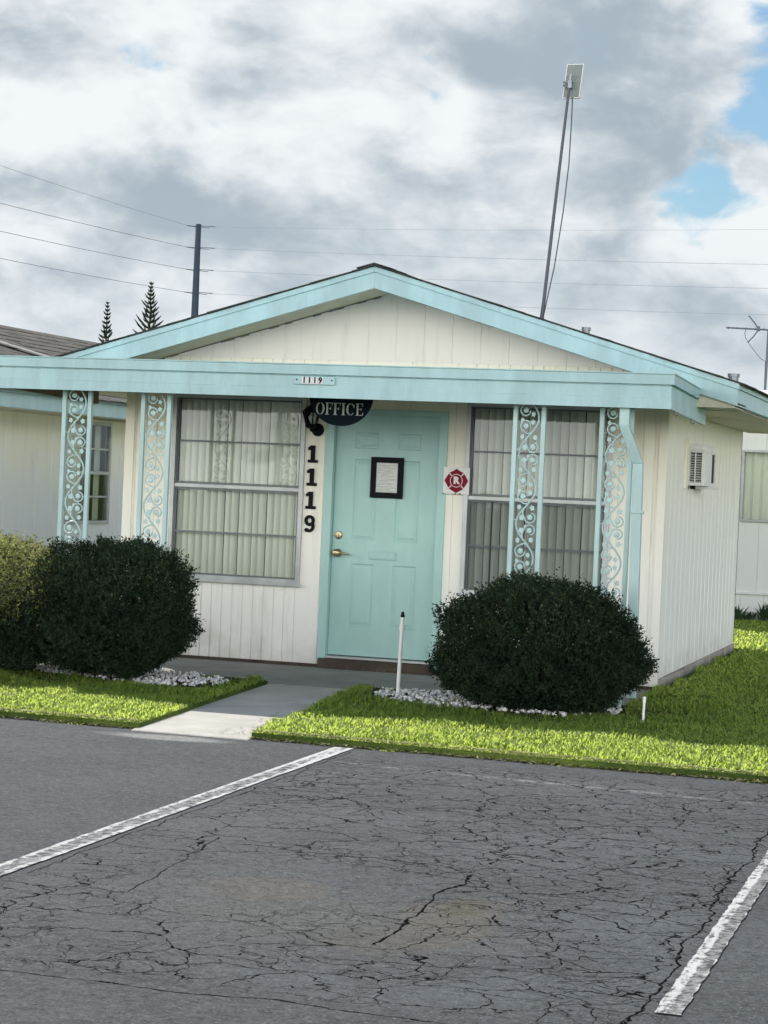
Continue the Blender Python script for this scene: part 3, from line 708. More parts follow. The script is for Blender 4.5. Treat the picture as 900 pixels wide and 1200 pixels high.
# square sign with a red fire-service shield
fs = thing('shield_sign', (.632,-.03,1.53), 'square white sign with dark red shield and letter R right of the door', 'sign')
b = MB(); b.box(.518,.745,-.036,-.031,1.528,1.754); b.build('backing', M['white'], fs, bevel=.003)
pts = [(0,1.0),(.30,.80),(.60,.66),(.66,.58),(.80,.36),(.985,.06),(.985,-.06),(.80,-.36),(.66,-.60),(.58,-.70),(.32,-.84),(.07,-.99),(-.07,-.99),(-.32,-.84),(-.58,-.70),(-.66,-.60),(-.80,-.36),(-.985,-.06),(-.985,.06),(-.80,.36),(-.66,.58),(-.60,.66),(-.30,.80)]
c, z, q = .632, 1.641, .101
b = MB(); b.plate([(c+x*q, z+y*q) for x, y in pts][::-1], -.0385, -.0365); b.build('shield', M['red'], fs)
b = MB(); band(b, c, z, (.054,.056), (.049,.051), 0, 2*PI, 32, -.0402, -.0388)
for a in (45,135,225,315):
    ca, sa = math.cos(R(a)), math.sin(R(a)); wx, wz = -sa*.0045, ca*.0045
    P = [(c+ca*.060-wx,z+sa*.060-wz),(c+ca*.092-wx,z+sa*.092-wz),(c+ca*.092+wx,z+sa*.092+wz),(c+ca*.060+wx,z+sa*.060+wz)]
    b.plate(P, -.0405, -.0388)
b.build('shield_lines', M['pink'], fs)
me = text_mesh('R', .078, .002, .0045); me.transform(Matrix.Translation((c,-.0405,z+.001))); link('letter', me, M['white'], fs)
for x in (.524,.628,.667): b = MB(); b.lathe([(.006,0),(.006,.004),(.002,.005)], (x,-.036,1.532), 8, 'y'); b.build('screw', M['black'], fs)

# framed notice on the door
fn = thing('framed_notice', (.012,YD-.02,1.47), 'black framed printed notice hanging on the aqua door', 'notice')
b = MB(); x0, x1, z0, z1 = -.138, .148, 1.468, 1.815; w = .048
b.box(x0,x0+w,YD-.022,YD-.002,z0,z1); b.box(x1-w,x1,YD-.022,YD-.002,z0,z1); b.box(x0+w,x1-w,YD-.022,YD-.002,z0,z0+w); b.box(x0+w,x1-w,YD-.022,YD-.002,z1-w,z1); b.build('frame', M['black'], fn)
b = MB(); b.box(x0+w-.002,x1-w+.002,YD-.012,YD-.003,z0+w-.002,z1-w+.002); b.build('paper', M['paper'], fn)
b = MB(); zz = z1-w-.022
for k in range(19):
    L = random.uniform(.25,.9)*(x1-x0-2*w)*.5; m_ = (x0+x1)/2 + random.uniform(-.025,.025); 
    if k in (3,9,14): zz -= .006
    b.box(max(m_-L,x0+w+.012), min(m_+L,x1-w-.012), YD-.0128,YD-.0122, zz-.0022, zz+.0008); zz -= .0115
b.build('printed_lines', M['ink'], fn)

# window air conditioner through the side wall
M['ac_grey'] = plain('louvre_metal', (.55,.58,.57), .5)
ac = thing('air_conditioner', (2.45,1.6,1.70), 'white louvred air conditioner jutting from the side wall', 'air conditioner')
b = MB(); X0, X1, y0, y1, z0, z1 = W+.001, 2.515, 1.27, 2.02, 1.69, 2.0
b.box(X0, X1, y0+.02, y1, z0, z0+.03); b.box(X0, X1, y0+.02, y1, z1-.025, z1); b.box(X0,X0+.02,y0+.02,y1,z0+.03,z1-.025); b.box(X1-.012,X1,y0+.03,y1-.27,z0+.03,z1-.025); b.box(X1-.012,X1,y1-.03,y1,z0+.03,z1-.025)
b.box(X0,X0+.012,y0,y0+.03,z0,z1); b.box(X1-.026,X1+.006,y0,y0+.03,z0,z1); b.box(X0+.012,X1-.026,y0,y0+.03,z0,z0+.028); b.box(X0+.012,X1-.026,y0,y0+.03,z1-.02,z1)
b.box((X0+X1)/2-.014,(X0+X1)/2-.004,y0-.002,y0+.02,z0+.028,z1-.02); b.box(X0, X0+.12, y0+.01, y1, z1+.001, z1+.05); b.box(X0,X1+.03,y0+.35,y1+.05,z0-.025,z0-.002)
b.build('housing', M['white'], ac, bevel=.004)
b = MB()
z = z0+.03
while z < z1-.03:
    P = [(X0+.012,y0+.006,z),(X1-.026,y0+.006,z),(X1-.026,y0+.028,z+.009),(X0+.012,y0+.028,z+.009)]; b.hexa(P+[(p[0],p[1],p[2]+.005) for p in P]); z += .021
b.build('louvre_grille', M['ac_grey'] if 'ac_grey' in M else M['rim'], ac)
b = MB(); b.box(X0+.013,X1-.03,y0+.032,y0+.04,z0+.03,z1-.03); b.build('coil', M['dark'], ac)
b = MB(); b.box(X1-.018,X1-.013,y1-.27,y1-.03,z0+.03,z1-.026); b.build('vent_slot', M['dark'], ac)
b = MB(); b.box(W+.001,W+.02,1.06,1.20,1.66,2.09); b.box(W+.001,W+.014,1.20,1.27,2.03,2.06); b.build('trim_board', M['siding'], ac, bevel=.003)
b = MB(); b.box(X0+.02,X0+.06,y0+.04,y0+.10,z0-.03,z0); b.build('drain', M['black'], ac)

# sprinkler risers
def riser(x, y, h, label, cap, q=1.0):
    t = thing('sprinkler_riser', (x,y,ZL), label, 'sprinkler', None)
    lean = .018*h
    b = MB(); b.tube([(x,y,-.05),(x+lean,y,h*.82)], .0145*q, 12); b.tube([(x+lean,y,h*.80),(x+lean*1.1,y,h*.80+.05*q)], .0185*q, 12); b.tube([(x+lean*1.1,y,h*.86),(x+lean*1.2,y,h*.955)], .0145*q, 12); b.build('pipe', M['white'], t)
    b = MB(); xx = x+lean*1.2
    b.lathe([(.016,0),(.016,.016),(.012,.018),(.012,.036),(.007,.04)] if cap else [(.013,0),(.013,.01),(.008,.014)], (xx,y,h*.955), 10); b.build('nozzle', M['black'] if cap else M['white'], t)
riser(.80, -2.16, .64, 'tall white pipe riser with black nozzle standing in white stones', True)
riser(2.72, -2.72, .20, 'short white pipe stub in the shade beside the right bush', False, .62)

# ------------------------------------------------------------------ stones, grass, shrubs
def in_poly(px, py, poly):
    c = np.zeros(len(px), bool); n = len(poly); j = n-1
    for i in range(n):
        xi, yi = poly[i]; xj, yj = poly[j]
        c ^= ((yi > py) != (yj > py)) & (px < (xj-xi)*(py-yi)/(yj-yi+1e-12)+xi); j = i
    return c
ICO_V = np.array([(0,0,1)] + [(.894*math.cos(2*PI*k/5), .894*math.sin(2*PI*k/5), .447) for k in range(5)] + [(.894*math.cos(2*PI*(k+.5)/5), .894*math.sin(2*PI*(k+.5)/5), -.447) for k in range(5)] + [(0,0,-1)])
ICO_F = np.array([(0,1+k,1+(k+1)%5) for k in range(5)] + [(1+k,6+k,1+(k+1)%5) for k in range(5)] + [(6+k,6+(k+1)%5,1+(k+1)%5) for k in range(5)] + [(11,6+(k+1)%5,6+k) for k in range(5)])
def gravel(poly, n, label, dens=None):
    xs = [p[0] for p in poly]; ys = [p[1] for p in poly]
    px = rng.uniform(min(xs), max(xs), n*3); py = rng.uniform(min(ys), max(ys), n*3); k = in_poly(px, py, poly); px, py = px[k][:n], py[k][:n]
    V, F = [], []
    for i, (x, y) in enumerate(zip(px, py)):
        s = rng.uniform(.008,.021)*np.array([1, rng.uniform(.6,1), rng.uniform(.5,.9)]); a = rng.uniform(0, 2*PI)
        v = ICO_V*rng.uniform(.75,1.2,(12,1))*s; c_, s_2 = math.cos(a), math.sin(a)
        v = np.stack([v[:,0]*c_-v[:,1]*s_2, v[:,0]*s_2+v[:,1]*c_, v[:,2]], 1); tilt = rng.uniform(-.5,.5); v = np.stack([v[:,0], v[:,1]*math.cos(tilt)-v[:,2]*math.sin(tilt), v[:,1]*math.sin(tilt)+v[:,2]*math.cos(tilt)], 1)
        V.append(v + (x, y, ZL+.012+rng.uniform(0,.018))); F.append(ICO_F + 12*i)
    link('gravel', np_mesh('gravel', np.concatenate(V), np.concatenate(F)), M['stone'], kind='stuff', label=label)
gravel([(-2.9,-2.0),(-1.6,-2.45),(-.95,-2.78),(-.66,-2.62),(-.50,-2.25),(-.60,-1.95),(-.9,-1.72),(-2.9,-1.70)], 1000, 'white stone chips around the left bush beside the walkway')
gravel([(.60,-1.80),(.62,-2.25),(.86,-2.55),(1.25,-2.80),(1.5,-2.72),(2.2,-2.85),(2.5,-2.4),(2.4,-1.75)], 1100, 'white stone chips under the right bush beside the pipe riser')

WALK = [wl0, wl1, (wl1[0]-.02,-5.3), (wr1[0]+.03,-5.3), wr1, wr0]
BED1 = [(-3.0,-2.3),(-1.6,-2.5),(-.95,-2.78),(-.62,-2.6),(-.50,-1.655),(-3.0,-1.655)]; BED2 = [(.50,-1.655),(.56,-2.30),(.90,-2.62),(1.25,-2.80),(1.5,-2.75),(2.2,-2.85),(2.5,-2.4),(2.45,-1.655)]
def blades(n, x0, x1, y0, y1, hmin, hmax, wid, edge=False, keep=1.0):
    px = rng.uniform(x0, x1, n); py = rng.uniform(y0, y1, n)
    ok = (py > EDGE(px) - .03 + .03*np.sin(px*9)*np.sin(px*3.1)) & ~in_poly(px, py, WALK) & ~((np.abs(px) < W+.03) & (py > -1.66) & (py < D)) & ~((np.abs(px) < 2.42) & (py > -1.66) & (py <= .06))
    ok &= ~((px > W-.05) & (px < W+.11+.06*np.sin(py*7)*np.sin(py*2.3)) & (py > -.1) & (py < D))
    bed_ = in_poly(px, py, BED1) | in_poly(px, py, BED2)
    ok &= ~bed_ | (rng.uniform(0,1,n) < .04)
    clump = np.sin(px*5.3+1.7*np.sin(py*4.1))*np.sin(py*6.1+1.3*np.sin(px*3.7))
    ok &= rng.uniform(0,1,n) < (.72+.33*clump)
    px, py, clump = px[ok], py[ok], clump[ok]; n = len(px)
    h = rng.uniform(hmin, hmax, n)*(1+.35*clump); a = rng.uniform(0, 2*PI, n); h = h*np.clip((py-EDGE(px)+.05)/.28, .28, 1); lean = rng.uniform(.3, 1.75, n); w = rng.uniform(.6,1.5,n)*wid
    dx, dy = np.cos(a), np.sin(a); tx, ty = -dy, dx
    z0 = np.where(py < EDGE(px)+.02, ZA, ZL-.004)
    B = np.stack([px,py,z0],1); side = np.stack([tx,ty,np.zeros(n)],1)*w[:,None]/2; d3 = np.stack([dx,dy,np.zeros(n)],1)
    up = np.array([0,0,1.])
    Mp = B + d3*(h*lean*.30)[:,None] + up*(h*.62)[:,None]; T = B + d3*(h*lean*.85)[:,None] + up*(h*(1.0-.18*lean))[:,None]
    V = np.stack([B-side, B+side, Mp+side*.8, Mp-side*.8, T], 1).reshape(-1,3)
    i = np.arange(n)[:,None]*5
    return V, np.concatenate([i+[0,1,2], i+[0,2,3], i+[3,2,4]], 0)
Vs, Fs, o_ = [], [], 0
for args in ((150000,-5.0,4.9,-5.3,-3.2,.020,.050,.0075), (62000,-4.5,5.2,-3.2,-1.5,.03,.065,.009), (60000,2.38,5.6,-1.6,4.5,.03,.06,.012), (36000,1.2,5.2,4.5,11,.03,.065,.015)):
    V, F = blades(*args); Vs.append(V); Fs.append(F+o_); o_ += len(V)
link('grass', np_mesh('grass', np.concatenate(Vs), np.concatenate(Fs)), M['grass'], kind='stuff', label='thick bright green lawn grass between the parking lot and the office')
# dry clippings caught along the asphalt edge and on the walk
n = 5200; px = np.concatenate([rng.uniform(-4,4.6,n), rng.uniform(.35,.75,160)]); py = np.concatenate([EDGE(px[:n]) + np.abs(rng.normal(0,.035,n))*-1+.03, rng.uniform(-4.9,-3,160)])
a = rng.uniform(0,2*PI,len(px)); L = rng.uniform(.008,.03,len(px)); zc = np.where(py < EDGE(px), ZA+.004, ZL+.012) + rng.uniform(0,.012,len(px)); zc[n:] = ZW+.004; zc[:n][(px[:n] > -.12) & (px[:n] < .66)] = -.03
d = np.stack([np.cos(a)*L,np.sin(a)*L,rng.uniform(-.004,.004,len(px))],1); s_ = np.stack([-np.sin(a),np.cos(a),np.zeros(len(px))],1)*.0035; C = np.stack([px,py,zc],1)
V = np.stack([C-d-s_,C-d+s_,C+d+s_,C+d-s_],1).reshape(-1,3); F = np.arange(len(px))[:,None]*4+[0,1,2,3]
link('grass_clippings', np_mesh('grass_clippings', V, F), M['grass_dry'], kind='stuff', label='dry grass clippings along the edge of the asphalt')

def shrub(c, r, ztop, zbot, ntw, seed, label, lit=None, box=2.6, flat=.0, under=.5, group=None, litmat='bush_light'):
    """dense clipped shrub: twigs with small narrow leaves spread through a shell, open near the ground"""
    g = np.random.default_rng(seed); t = thing('shrub', (c[0],c[1],ZL), label, 'bush', group)
    zm = zbot + (ztop-zbot)*.42
    n = ntw; th = g.uniform(0, 2*PI, n); u = g.uniform(-1, 1, n); 
    d = np.stack([np.sqrt(1-u*u)*np.cos(th), np.sqrt(1-u*u)*np.sin(th), u], 1)
    # superellipsoid radius
    e = box; rad = (np.abs(d[:,0])**e + np.abs(d[:,1])**e + np.abs(d[:,2])**e)**(-1/e)
    lump = 1 + .07*np.sin(d[:,0]*5+seed)*np.sin(d[:,1]*4.3+seed*2)*1 + .045*np.sin(d[:,2]*7+d[:,0]*6+seed) + .05*np.sin(d[:,0]*13)*np.sin(d[:,1]*12+d[:,2]*11)
    depth = np.where(g.uniform(0,1,n) < .62, g.uniform(.86,1.03,n), g.uniform(.45,.9,n))
    hz = np.where(d[:,2] > 0, ztop-zm, zm-zbot)
    P = d*(rad*lump*depth)[:,None]*np.stack([np.full(n,r[0]), np.full(n,r[1]), hz],1)
    # tuck in toward the foot
    tuck = np.where(P[:,2] < 0, 1-under*.45*(np.abs(P[:,2])/(zm-zbot))**2, 1); P[:,0] *= tuck; P[:,1] *= tuck
    P += np.array([c[0], c[1], zm])
    nl = 11
    out = d*np.array([1,1,.8]) + np.array([0,0,.55]) + g.normal(0,.35,(n,3)); out /= np.linalg.norm(out,axis=1)[:,None]
    tl = g.uniform(.04,.085,n)*np.where(g.uniform(0,1,n) < .14, g.uniform(1.6,3.0,n), 1)
    V, F = [], []
    k = np.arange(nl); f = (k+.5)/nl
    base = P[:,None,:] + out[:,None,:]*(tl[:,None]*(f[None,:]-.6))[:,:,None]
    ld = out[:,None,:]*.55 + g.normal(0,.75,(n,nl,3)); ld /= np.linalg.norm(ld,axis=2)[:,:,None]
    sd = np.cross(ld, g.normal(0,1,(n,nl,3))); sd /= np.linalg.norm(sd,axis=2)[:,:,None]+1e-9
    L = g.uniform(.011,.033,(n,nl,1)); w = L*g.uniform(.13,.24,(n,nl,1))
    A = base; B = base + ld*L*.5 + sd*w; Cc = base + ld*L; Dd = base + ld*L*.5 - sd*w
    Q = np.stack([A,B,Cc,Dd],2).reshape(-1,4,3); zq = Q[:,:,2].mean(1)
    keepq = zq > ZL+.01; Q = Q[keepq]
    if lit is None:
        V = Q.reshape(-1,3); F = np.arange(len(Q))[:,None]*4+[0,1,2,3]
        link('crown', np_mesh('crown', V, F), M['bush'], t)
    else:
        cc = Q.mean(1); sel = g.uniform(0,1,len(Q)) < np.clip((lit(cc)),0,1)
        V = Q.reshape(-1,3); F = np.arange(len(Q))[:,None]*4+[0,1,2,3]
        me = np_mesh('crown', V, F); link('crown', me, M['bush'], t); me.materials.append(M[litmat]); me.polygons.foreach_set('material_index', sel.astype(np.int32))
    b = MB()
    for k in range(9):
        a = 2*PI*k/9; x, y = c[0]+.10*math.cos(a), c[1]+.10*math.sin(a); e1 = (c[0]+r[0]*.5*math.cos(a+.3), c[1]+r[1]*.5*math.sin(a+.3), zm-.02); e2 = (c[0]+r[0]*.75*math.cos(a+.1), c[1]+r[1]*.75*math.sin(a+.1), ztop-.3)
        b.tube([(x,y,-.02),((x+e1[0])/2,(y+e1[1])/2,.18),e1,e2], [.016,.014,.010,.004], 6)
    b.build('stem', M['twig'], t)
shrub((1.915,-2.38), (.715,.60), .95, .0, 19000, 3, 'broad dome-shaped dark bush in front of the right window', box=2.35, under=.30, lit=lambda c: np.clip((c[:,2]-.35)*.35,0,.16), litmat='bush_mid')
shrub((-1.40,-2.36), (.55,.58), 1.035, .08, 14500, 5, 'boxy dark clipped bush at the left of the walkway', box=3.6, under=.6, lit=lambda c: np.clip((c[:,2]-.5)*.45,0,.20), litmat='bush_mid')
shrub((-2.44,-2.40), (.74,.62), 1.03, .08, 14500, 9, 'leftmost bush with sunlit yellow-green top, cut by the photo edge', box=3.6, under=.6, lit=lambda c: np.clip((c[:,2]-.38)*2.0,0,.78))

# ------------------------------------------------------------------ antennas
ma = thing('antenna_mast', (.85,2,3.1), 'tall thin leaning pole with flat panel antenna on the office roof', 'antenna')
b = MB(); top = (1.02,2,5.36); b.tube([(.845,2,roofz(.845)),(.865,2,3.32),(.93,2,4.2),top], [.017,.017,.015,.013], 8); b.box(.80,.90,1.95,2.05,roofz(.85)-.02,roofz(.85)+.03); b.build('pole', M['mast'], ma, smooth=False)
b = MB()
def tilt_box(cx, cy, cz, w, d, h, a, rz=0):
    P = []
    for z in (-h/2, h/2):
        for x, y in ((-w/2,-d/2),(w/2,-d/2),(w/2,d/2),(-w/2,d/2)):
            X = x + z*math.sin(a); P.append((cx+X*math.cos(rz)-y*math.sin(rz), cy+X*math.sin(rz)+y*math.cos(rz), cz+z*math.cos(a)))
    return P
b.hexa(tilt_box(1.043,2.06,5.372,.150,.028,.305,.10,-.1)); pan = b.build('panel', M['panel_grey'], ma, bevel=.006)
b = MB()
for wv, hv in ((.166,.006),): 
    for z in (-.154,.154): b.hexa(tilt_box(1.043+z*.1,2.06,5.372+z,.162,.036,.008,.1,-.1))
    for x in (-.077,.077): b.hexa(tilt_box(1.043+x,2.06-x*.1,5.372,.008,.036,.31,.10,-.1))
b.build('panel_rim', M['white'], pan)
b = MB(); b.tube([(1.015,2.0,5.30),(1.028,2.0,5.43)], .012, 8)
b.tube([(1.02,2.03,5.335),(.99,1.985,5.34),(.965,1.98,5.355)], .011, 6); b.tube([(1.02,2.03,5.305),(.99,1.985,5.31),(.962,1.98,5.325)], .011, 6); b.box(1.005,1.04,1.985,2.045,5.30,5.37); b.build('clamp', M['steel'], ma)
b = MB(); b.tube([(1.045,2.03,5.22),(1.052,2.0,5.0),(1.045,2.0,4.6),(1.01,2.0,4.15),(.95,2.0,3.65),(.895,2.0,3.35),(.87,2.0,3.2),(.87,2,roofz(.87))], .0065, 6); b.build('cable', M['mast'], ma)

tv = thing('television_antenna', (1.72,13,3.05), 'old branching aerial on the white home behind the right eave', 'antenna')
b = MB(); b.tube([(1.70,13,2.95),(1.715,13,3.99)], .018, 8); b.build('mast', M['mast'], tv)
b = MB(); b.tube([(1.12,13,4.005),(2.25,13,3.965)], .012, 6)
for k in range(9):
    x = 1.15+k*.125; l = .10+.02*k
    b.tube([(x,13-l*.3,4.0-.01),(x,13+l*.3,4.0+.0)], .006, 4); b.tube([(x,13,4.0-.018),(x,13,4.0+.018)], .006, 4)
b.build('boom', M['mast'], tv)
b = MB()
for zz in (.19,-.19):
    b.tube([(1.575,13,3.99),(1.52,13,3.99+zz*.45),(1.43,13,3.99+zz)], .010, 5)
b.tube([(1.575,12.97,3.96),(1.575,12.97,4.03)], .025, 6); b.build('dipole', M['mast'], tv)
b = MB(); b.tube([(1.40,13,3.99),(1.385,13,3.93),(1.40,13,3.86),(1.46,13,3.77),(1.62,13,3.58),(1.69,13,3.54),(1.69,13,3.2)], .006, 4); b.build('cable', M['wire'], tv)

# ------------------------------------------------------------------ utility pole and wires
up = thing('utility_pole', (-37.5,90,0), 'grey concrete utility pole rising behind the left roof slope', 'pole')
b = MB(); b.lathe([(.27,0),(.195,10.2),(.150,15.1),(.10,15.12)], (-37.42,90,0), 12); b.build('pole', M['pole'], up, smooth=True)
WZ = (14.96,13.81,12.62,11.39)
for z in WZ:
    b = MB(); o = .1 if z > 14.5 else .0
    b.tube([(-37.5,89.9,z),(-37.95,89.7,z+.03)], [.035,.02], 6); b.tube([(-37.3,90,z-.0),(-36.75,90,z-.06)], [.022,.014], 6) ; b.tube([(-37.3,90,z+.06),(-36.45,90,z+.01)], [.014,.026], 6)
    b.build('insulator', M['mast'], up)
def sag(a, c, s, n=24):
    return [(a[0]+(c[0]-a[0])*t, a[1]+(c[1]-a[1])*t, a[2]+(c[2]-a[2])*t - s*4*t*(1-t)) for t in np.linspace(0,1,n)]
L69 = ((-38.69,69,15.34),(-38.62,69,13.67),(-38.56,69,12.42),(-38.5,69,11.21)); R90 = ((-7.08,90,15.36),(-7.0,90,13.62),(-6.95,90,12.43),(-6.89,90,11.11))
names = ('top','second','third','lowest')
for i in range(4):
    p = (-37.9,89.7,WZ[i]+.03); q = L69[i]; e = tuple(p[k]+(q[k]-p[k])*2.6 for k in range(3))
    b = MB(); b.tube(sag(p, e, .35), .016 if i else .010, 4); b.build('power_line', M['wire_far'], None, label=f'{names[i]} overhead wire running from the utility pole to the left', cat='wire', group='overhead wires')
    p = (-36.5,90,WZ[i]); q = R90[i]; e = tuple(p[k]+(q[k]-p[k])*1.8 for k in range(3))
    b = MB(); b.tube(sag(p, e, .30), .012 if i else .008, 4); b.build('power_line', M['wire_far'], None, label=f'{names[i]} overhead wire running from the utility pole to the right', cat='wire', group='overhead wires')

# ------------------------------------------------------------------ distant Norfolk pines
def norfolk(x, y, ztop, wid, hgt, seed, label):
    g = random.Random(seed); t = thing('pine_tree', (x,y,0), label, 'tree', 'tall pines behind the houses')
    b = MB(); b.tube([(x,y,0),(x,y,ztop*.5),(x,y,ztop-.1)], [.22,.14,.02], 7); b.build('trunk', M['twig'], t)
    b = MB(); z = ztop-.12; k = 0
    while z > ztop-hgt*2.2:
        f = (ztop-z)/hgt; L = wid*min(1.25, .12+.9*f); m = 4 if f < .25 else 5
        for j in range(m):
            a = 2*PI*(j+.5*(k % 2))/m + g.uniform(-.2,.2); ll = L*g.uniform(.6,1.2); up_ = .80*g.uniform(.6,1.35)
            pts = [(x+ll*q*math.cos(a), y+ll*q*math.sin(a), z + ll*up_*(q*.45+q*q*.55)) for q in (0,.35,.7,1)]
            b.tube(pts, [.03,.045+.03*min(1,f),.05+.03*min(1,f),.015], 5)
            for q in (.3,.45,.6,.75,.9):
                for sd in (-1,1):
                    l2 = .11*g.uniform(.7,1.2)*(1.15-q*.6); px, py, pz = x+ll*q*math.cos(a), y+ll*q*math.sin(a), z+ll*up_*(q*.45+q*q*.55)
                    ax, ay = math.cos(a+sd*.9), math.sin(a+sd*.9)
                    b.face([(px,py,pz-.02),(px+ax*l2,py+ay*l2,pz+.06),(px+ax*l2*.7,py+ay*l2*.7,pz+.11),(px,py,pz+.03)])
        z -= .25+.13*min(1,f)*g.uniform(.8,1.2); k += 1
    b.build('crown', M['pine'], t)
norfolk(-55.83,120,13.41,.52,2.6,3,'smaller distant pine, farther left above the roof edge')
norfolk(-52.6,120,14.80,.92,3.4,8,'larger distant pine, nearer the utility pole')

# ------------------------------------------------------------------ neighbouring house, left
N = thing('neighbour_house', (-8.2,6,0), 'pale neighbouring house with grey-brown shingle roof behind the left bush', 'building')
NX = -5.8; NE = -5.2; ny0, ny1 = 1.0, 16.0; NR = (-8.2, 3.52); nroof = lambda x: NR[1] - .357*(abs(x-NR[0]))
wy0, wy1, wz0, wz1 = 6.18, 7.44, .98, 2.16
b = MB()
siding(b, ny0, wy0, .03, 2.35, NX, .405, .1, 'y'); siding(b, wy1, ny1, .03, 2.35, NX, .405, .1, 'y'); siding(b, wy0, wy1, .03, wz0, NX, .405, .1, 'y'); siding(b, wy0, wy1, wz1, 2.35, NX, .405, .1, 'y'); b.build('side_wall', M['siding_old'], N)
b = MB(); b.plate([(-10.6,.03),(NX-.01,.03),(NX-.01,nroof(NX)-.1),(NR[0],NR[1]-.1),(-10.6,nroof(-10.6)-.1)], ny0, ny0+.1); b.build('gable_wall', M['siding_old'], N)
b = MB(); b.plate([(-10.6,.03),(NX-.01,.03),(NX-.01,nroof(NX)-.1),(NR[0],NR[1]-.1),(-10.6,nroof(-10.6)-.1)], ny1-.1, ny1); b.build('gable_wall', M['siding_old'], N)
b = MB(); b.box(-10.7,-10.6,ny0,ny1,.03,2.5); b.build('side_wall', M['siding_old'], N)
b = MB(); b.box(NE-.025,NE,ny0-.4,ny1+.4,2.235,2.39); b.box(NE-.02,NE+.014,ny0-.4,ny1+.4,2.392,2.435); b.build('eave_fascia', M['aqua_pale'], N, bevel=.003)
b = MB(); b.box(NX,NE-.026,ny0-.4,ny1+.4,2.225,2.237); b.build('soffit', M['soffit'], N)
b = MB()
for sgn in (-1,1):
    for i in range(15):
        xa, xb = 3.1*i/15, 3.1*(i+1)/15+.01
        y = ny0-.45
        while y < ny1+.4:
            e = min(y+random.uniform(.22,.42), ny1+.45); dz = random.uniform(.003,.011)
            za, zb = nroof(NR[0]+xa)+.006, nroof(NR[0]+xb)+.006+dz
            P = [(NR[0]+sgn*xa,y+.003,za-.02),(NR[0]+sgn*xb,y+.003,zb-.02),(NR[0]+sgn*xb,e-.003,zb-.02),(NR[0]+sgn*xa,e-.003,za-.02)]
            if sgn < 0: P = P[::-1]
            b.hexa(P+[(p[0],p[1],p[2]+.02) for p in P]); y = e
b.build('roof', M['shingle_old'], N)
b = MB(); zf = lambda x, o: nroof(x)+o
P = [(-7.25,6.6,zf(-7.25,.036)),(-7.05,6.6,zf(-7.05,.036)),(-5.55,8.75,zf(-5.55,.036)),(-5.75,8.75,zf(-5.75,.036))]
b.hexa(P + [(p[0],p[1],p[2]+.012) for p in P]); b.build('valley_flashing', M['flash'], N)
b = MB(); b.tube([(-7.3,10.6,nroof(-7.3)-.05),(-7.3,10.6,nroof(-7.3)+.24)], .045, 10); b.build('vent_pipe', M['steel'], N)
b = MB(); b.box(NX-.06,NX+.012,wy0-.04,wy0,wz0-.04,wz1+.04); b.box(NX-.06,NX+.012,wy1,wy1+.04,wz0-.04,wz1+.04); b.box(NX-.06,NX+.012,wy0,wy1,wz1,wz1+.04); b.box(NX-.06,NX+.03,wy0,wy1,wz0-.04,wz0)
zm = (wz0+wz1)/2; b.box(NX-.03,NX+.004,wy0,wy1,zm-.02,zm+.02)
for z in ((wz0+zm)/2,(wz1+zm)/2): b.box(NX-.025,NX-.005,wy0,wy1,z-.012,z+.012)
nw = b.build('window', M['alu'], N, bevel=.003)
b = MB(); b.face([(NX-.015,wy0,wz0),(NX-.015,wy1,wz0),(NX-.015,wy1,wz1),(NX-.015,wy0,wz1)]); b.build('pane', M['glass'], nw)
b = MB()
for ya, yb in ((wy0,wy0+.70),(wy0+1.10,wy1)):
    q = np.linspace(ya, yb, int((yb-ya)/.02)+2)
    for y0, y1 in zip(q, q[1:]): b.face([(NX-.13+.015*math.sin(y0*60),y0,wz0),(NX-.13+.015*math.sin(y1*60),y1,wz0),(NX-.13+.015*math.sin(y1*60),y1,wz1),(NX-.13+.015*math.sin(y0*60),y0,wz1)])
b.build('curtain', M['blind'], nw, smooth=True)
b = MB(); b.face([(NX-.35,wy0-.3,wz0-.3),(NX-.35,wy1+.3,wz0-.3),(NX-.35,wy1+.3,wz1+.3),(NX-.35,wy0-.3,wz1+.3)]); b.build('dark_backing', M['dark'], nw)

# ------------------------------------------------------------------ white home behind, right
B = thing('mobile_home', (5,12,0), 'white flat-sided home with curtained window behind the office', 'building')
by = 10.35; bx0, bx1 = -2.2, 13.0; ox0, ox1, oz0, oz1 = 1.765, 3.6, 1.335, 2.20
b = MB()
siding(b, bx0, ox0, .40, 2.75, by, .41); siding(b, ox1, bx1, .40, 2.75, by, .41); siding(b, ox0, ox1, .40, oz0, by, .9, .2); siding(b, ox0, ox1, oz1, 2.75, by, .41); b.build('front_wall', M['white_panel'], B)
b = MB(); b.box(bx0,bx0+.05,by+.02,by+4.5,.05,2.75); b.box(bx1-.05,bx1,by+.02,by+4.5,.05,2.75); b.box(bx0,bx1,by+4.45,by+4.5,.05,2.75); b.build('rear_wall', M['white_panel'], B)
b = MB(); siding(b, bx0, bx1, .06, .385, by+.02, .30); b.build('skirting', M['white_panel'], B)
b = MB(); b.box(bx0,bx1,by-.025,by+.01,.372,.402); b.build('trim_strip', M['white'], B, bevel=.004)
b = MB(); b.box(bx0,bx1,by-.14,by+.018,-.1,.145); b.build('plinth', M['block'], B, bevel=.01)
b = MB(); b.plate([(bx0-.2,2.74),(bx1+.2,2.74),(bx1+.2,2.86),(bx0-.2,2.86)], by-.18, by+4.7); b.prism([(by-.18,2.862),(by+4.7,2.862),(by+2.3,3.12)], lambda p: (bx1+.2,p[0],p[1]), lambda p: (bx0-.2,p[0],p[1])); b.build('roof', M['white_roof'], B, bevel=.01)
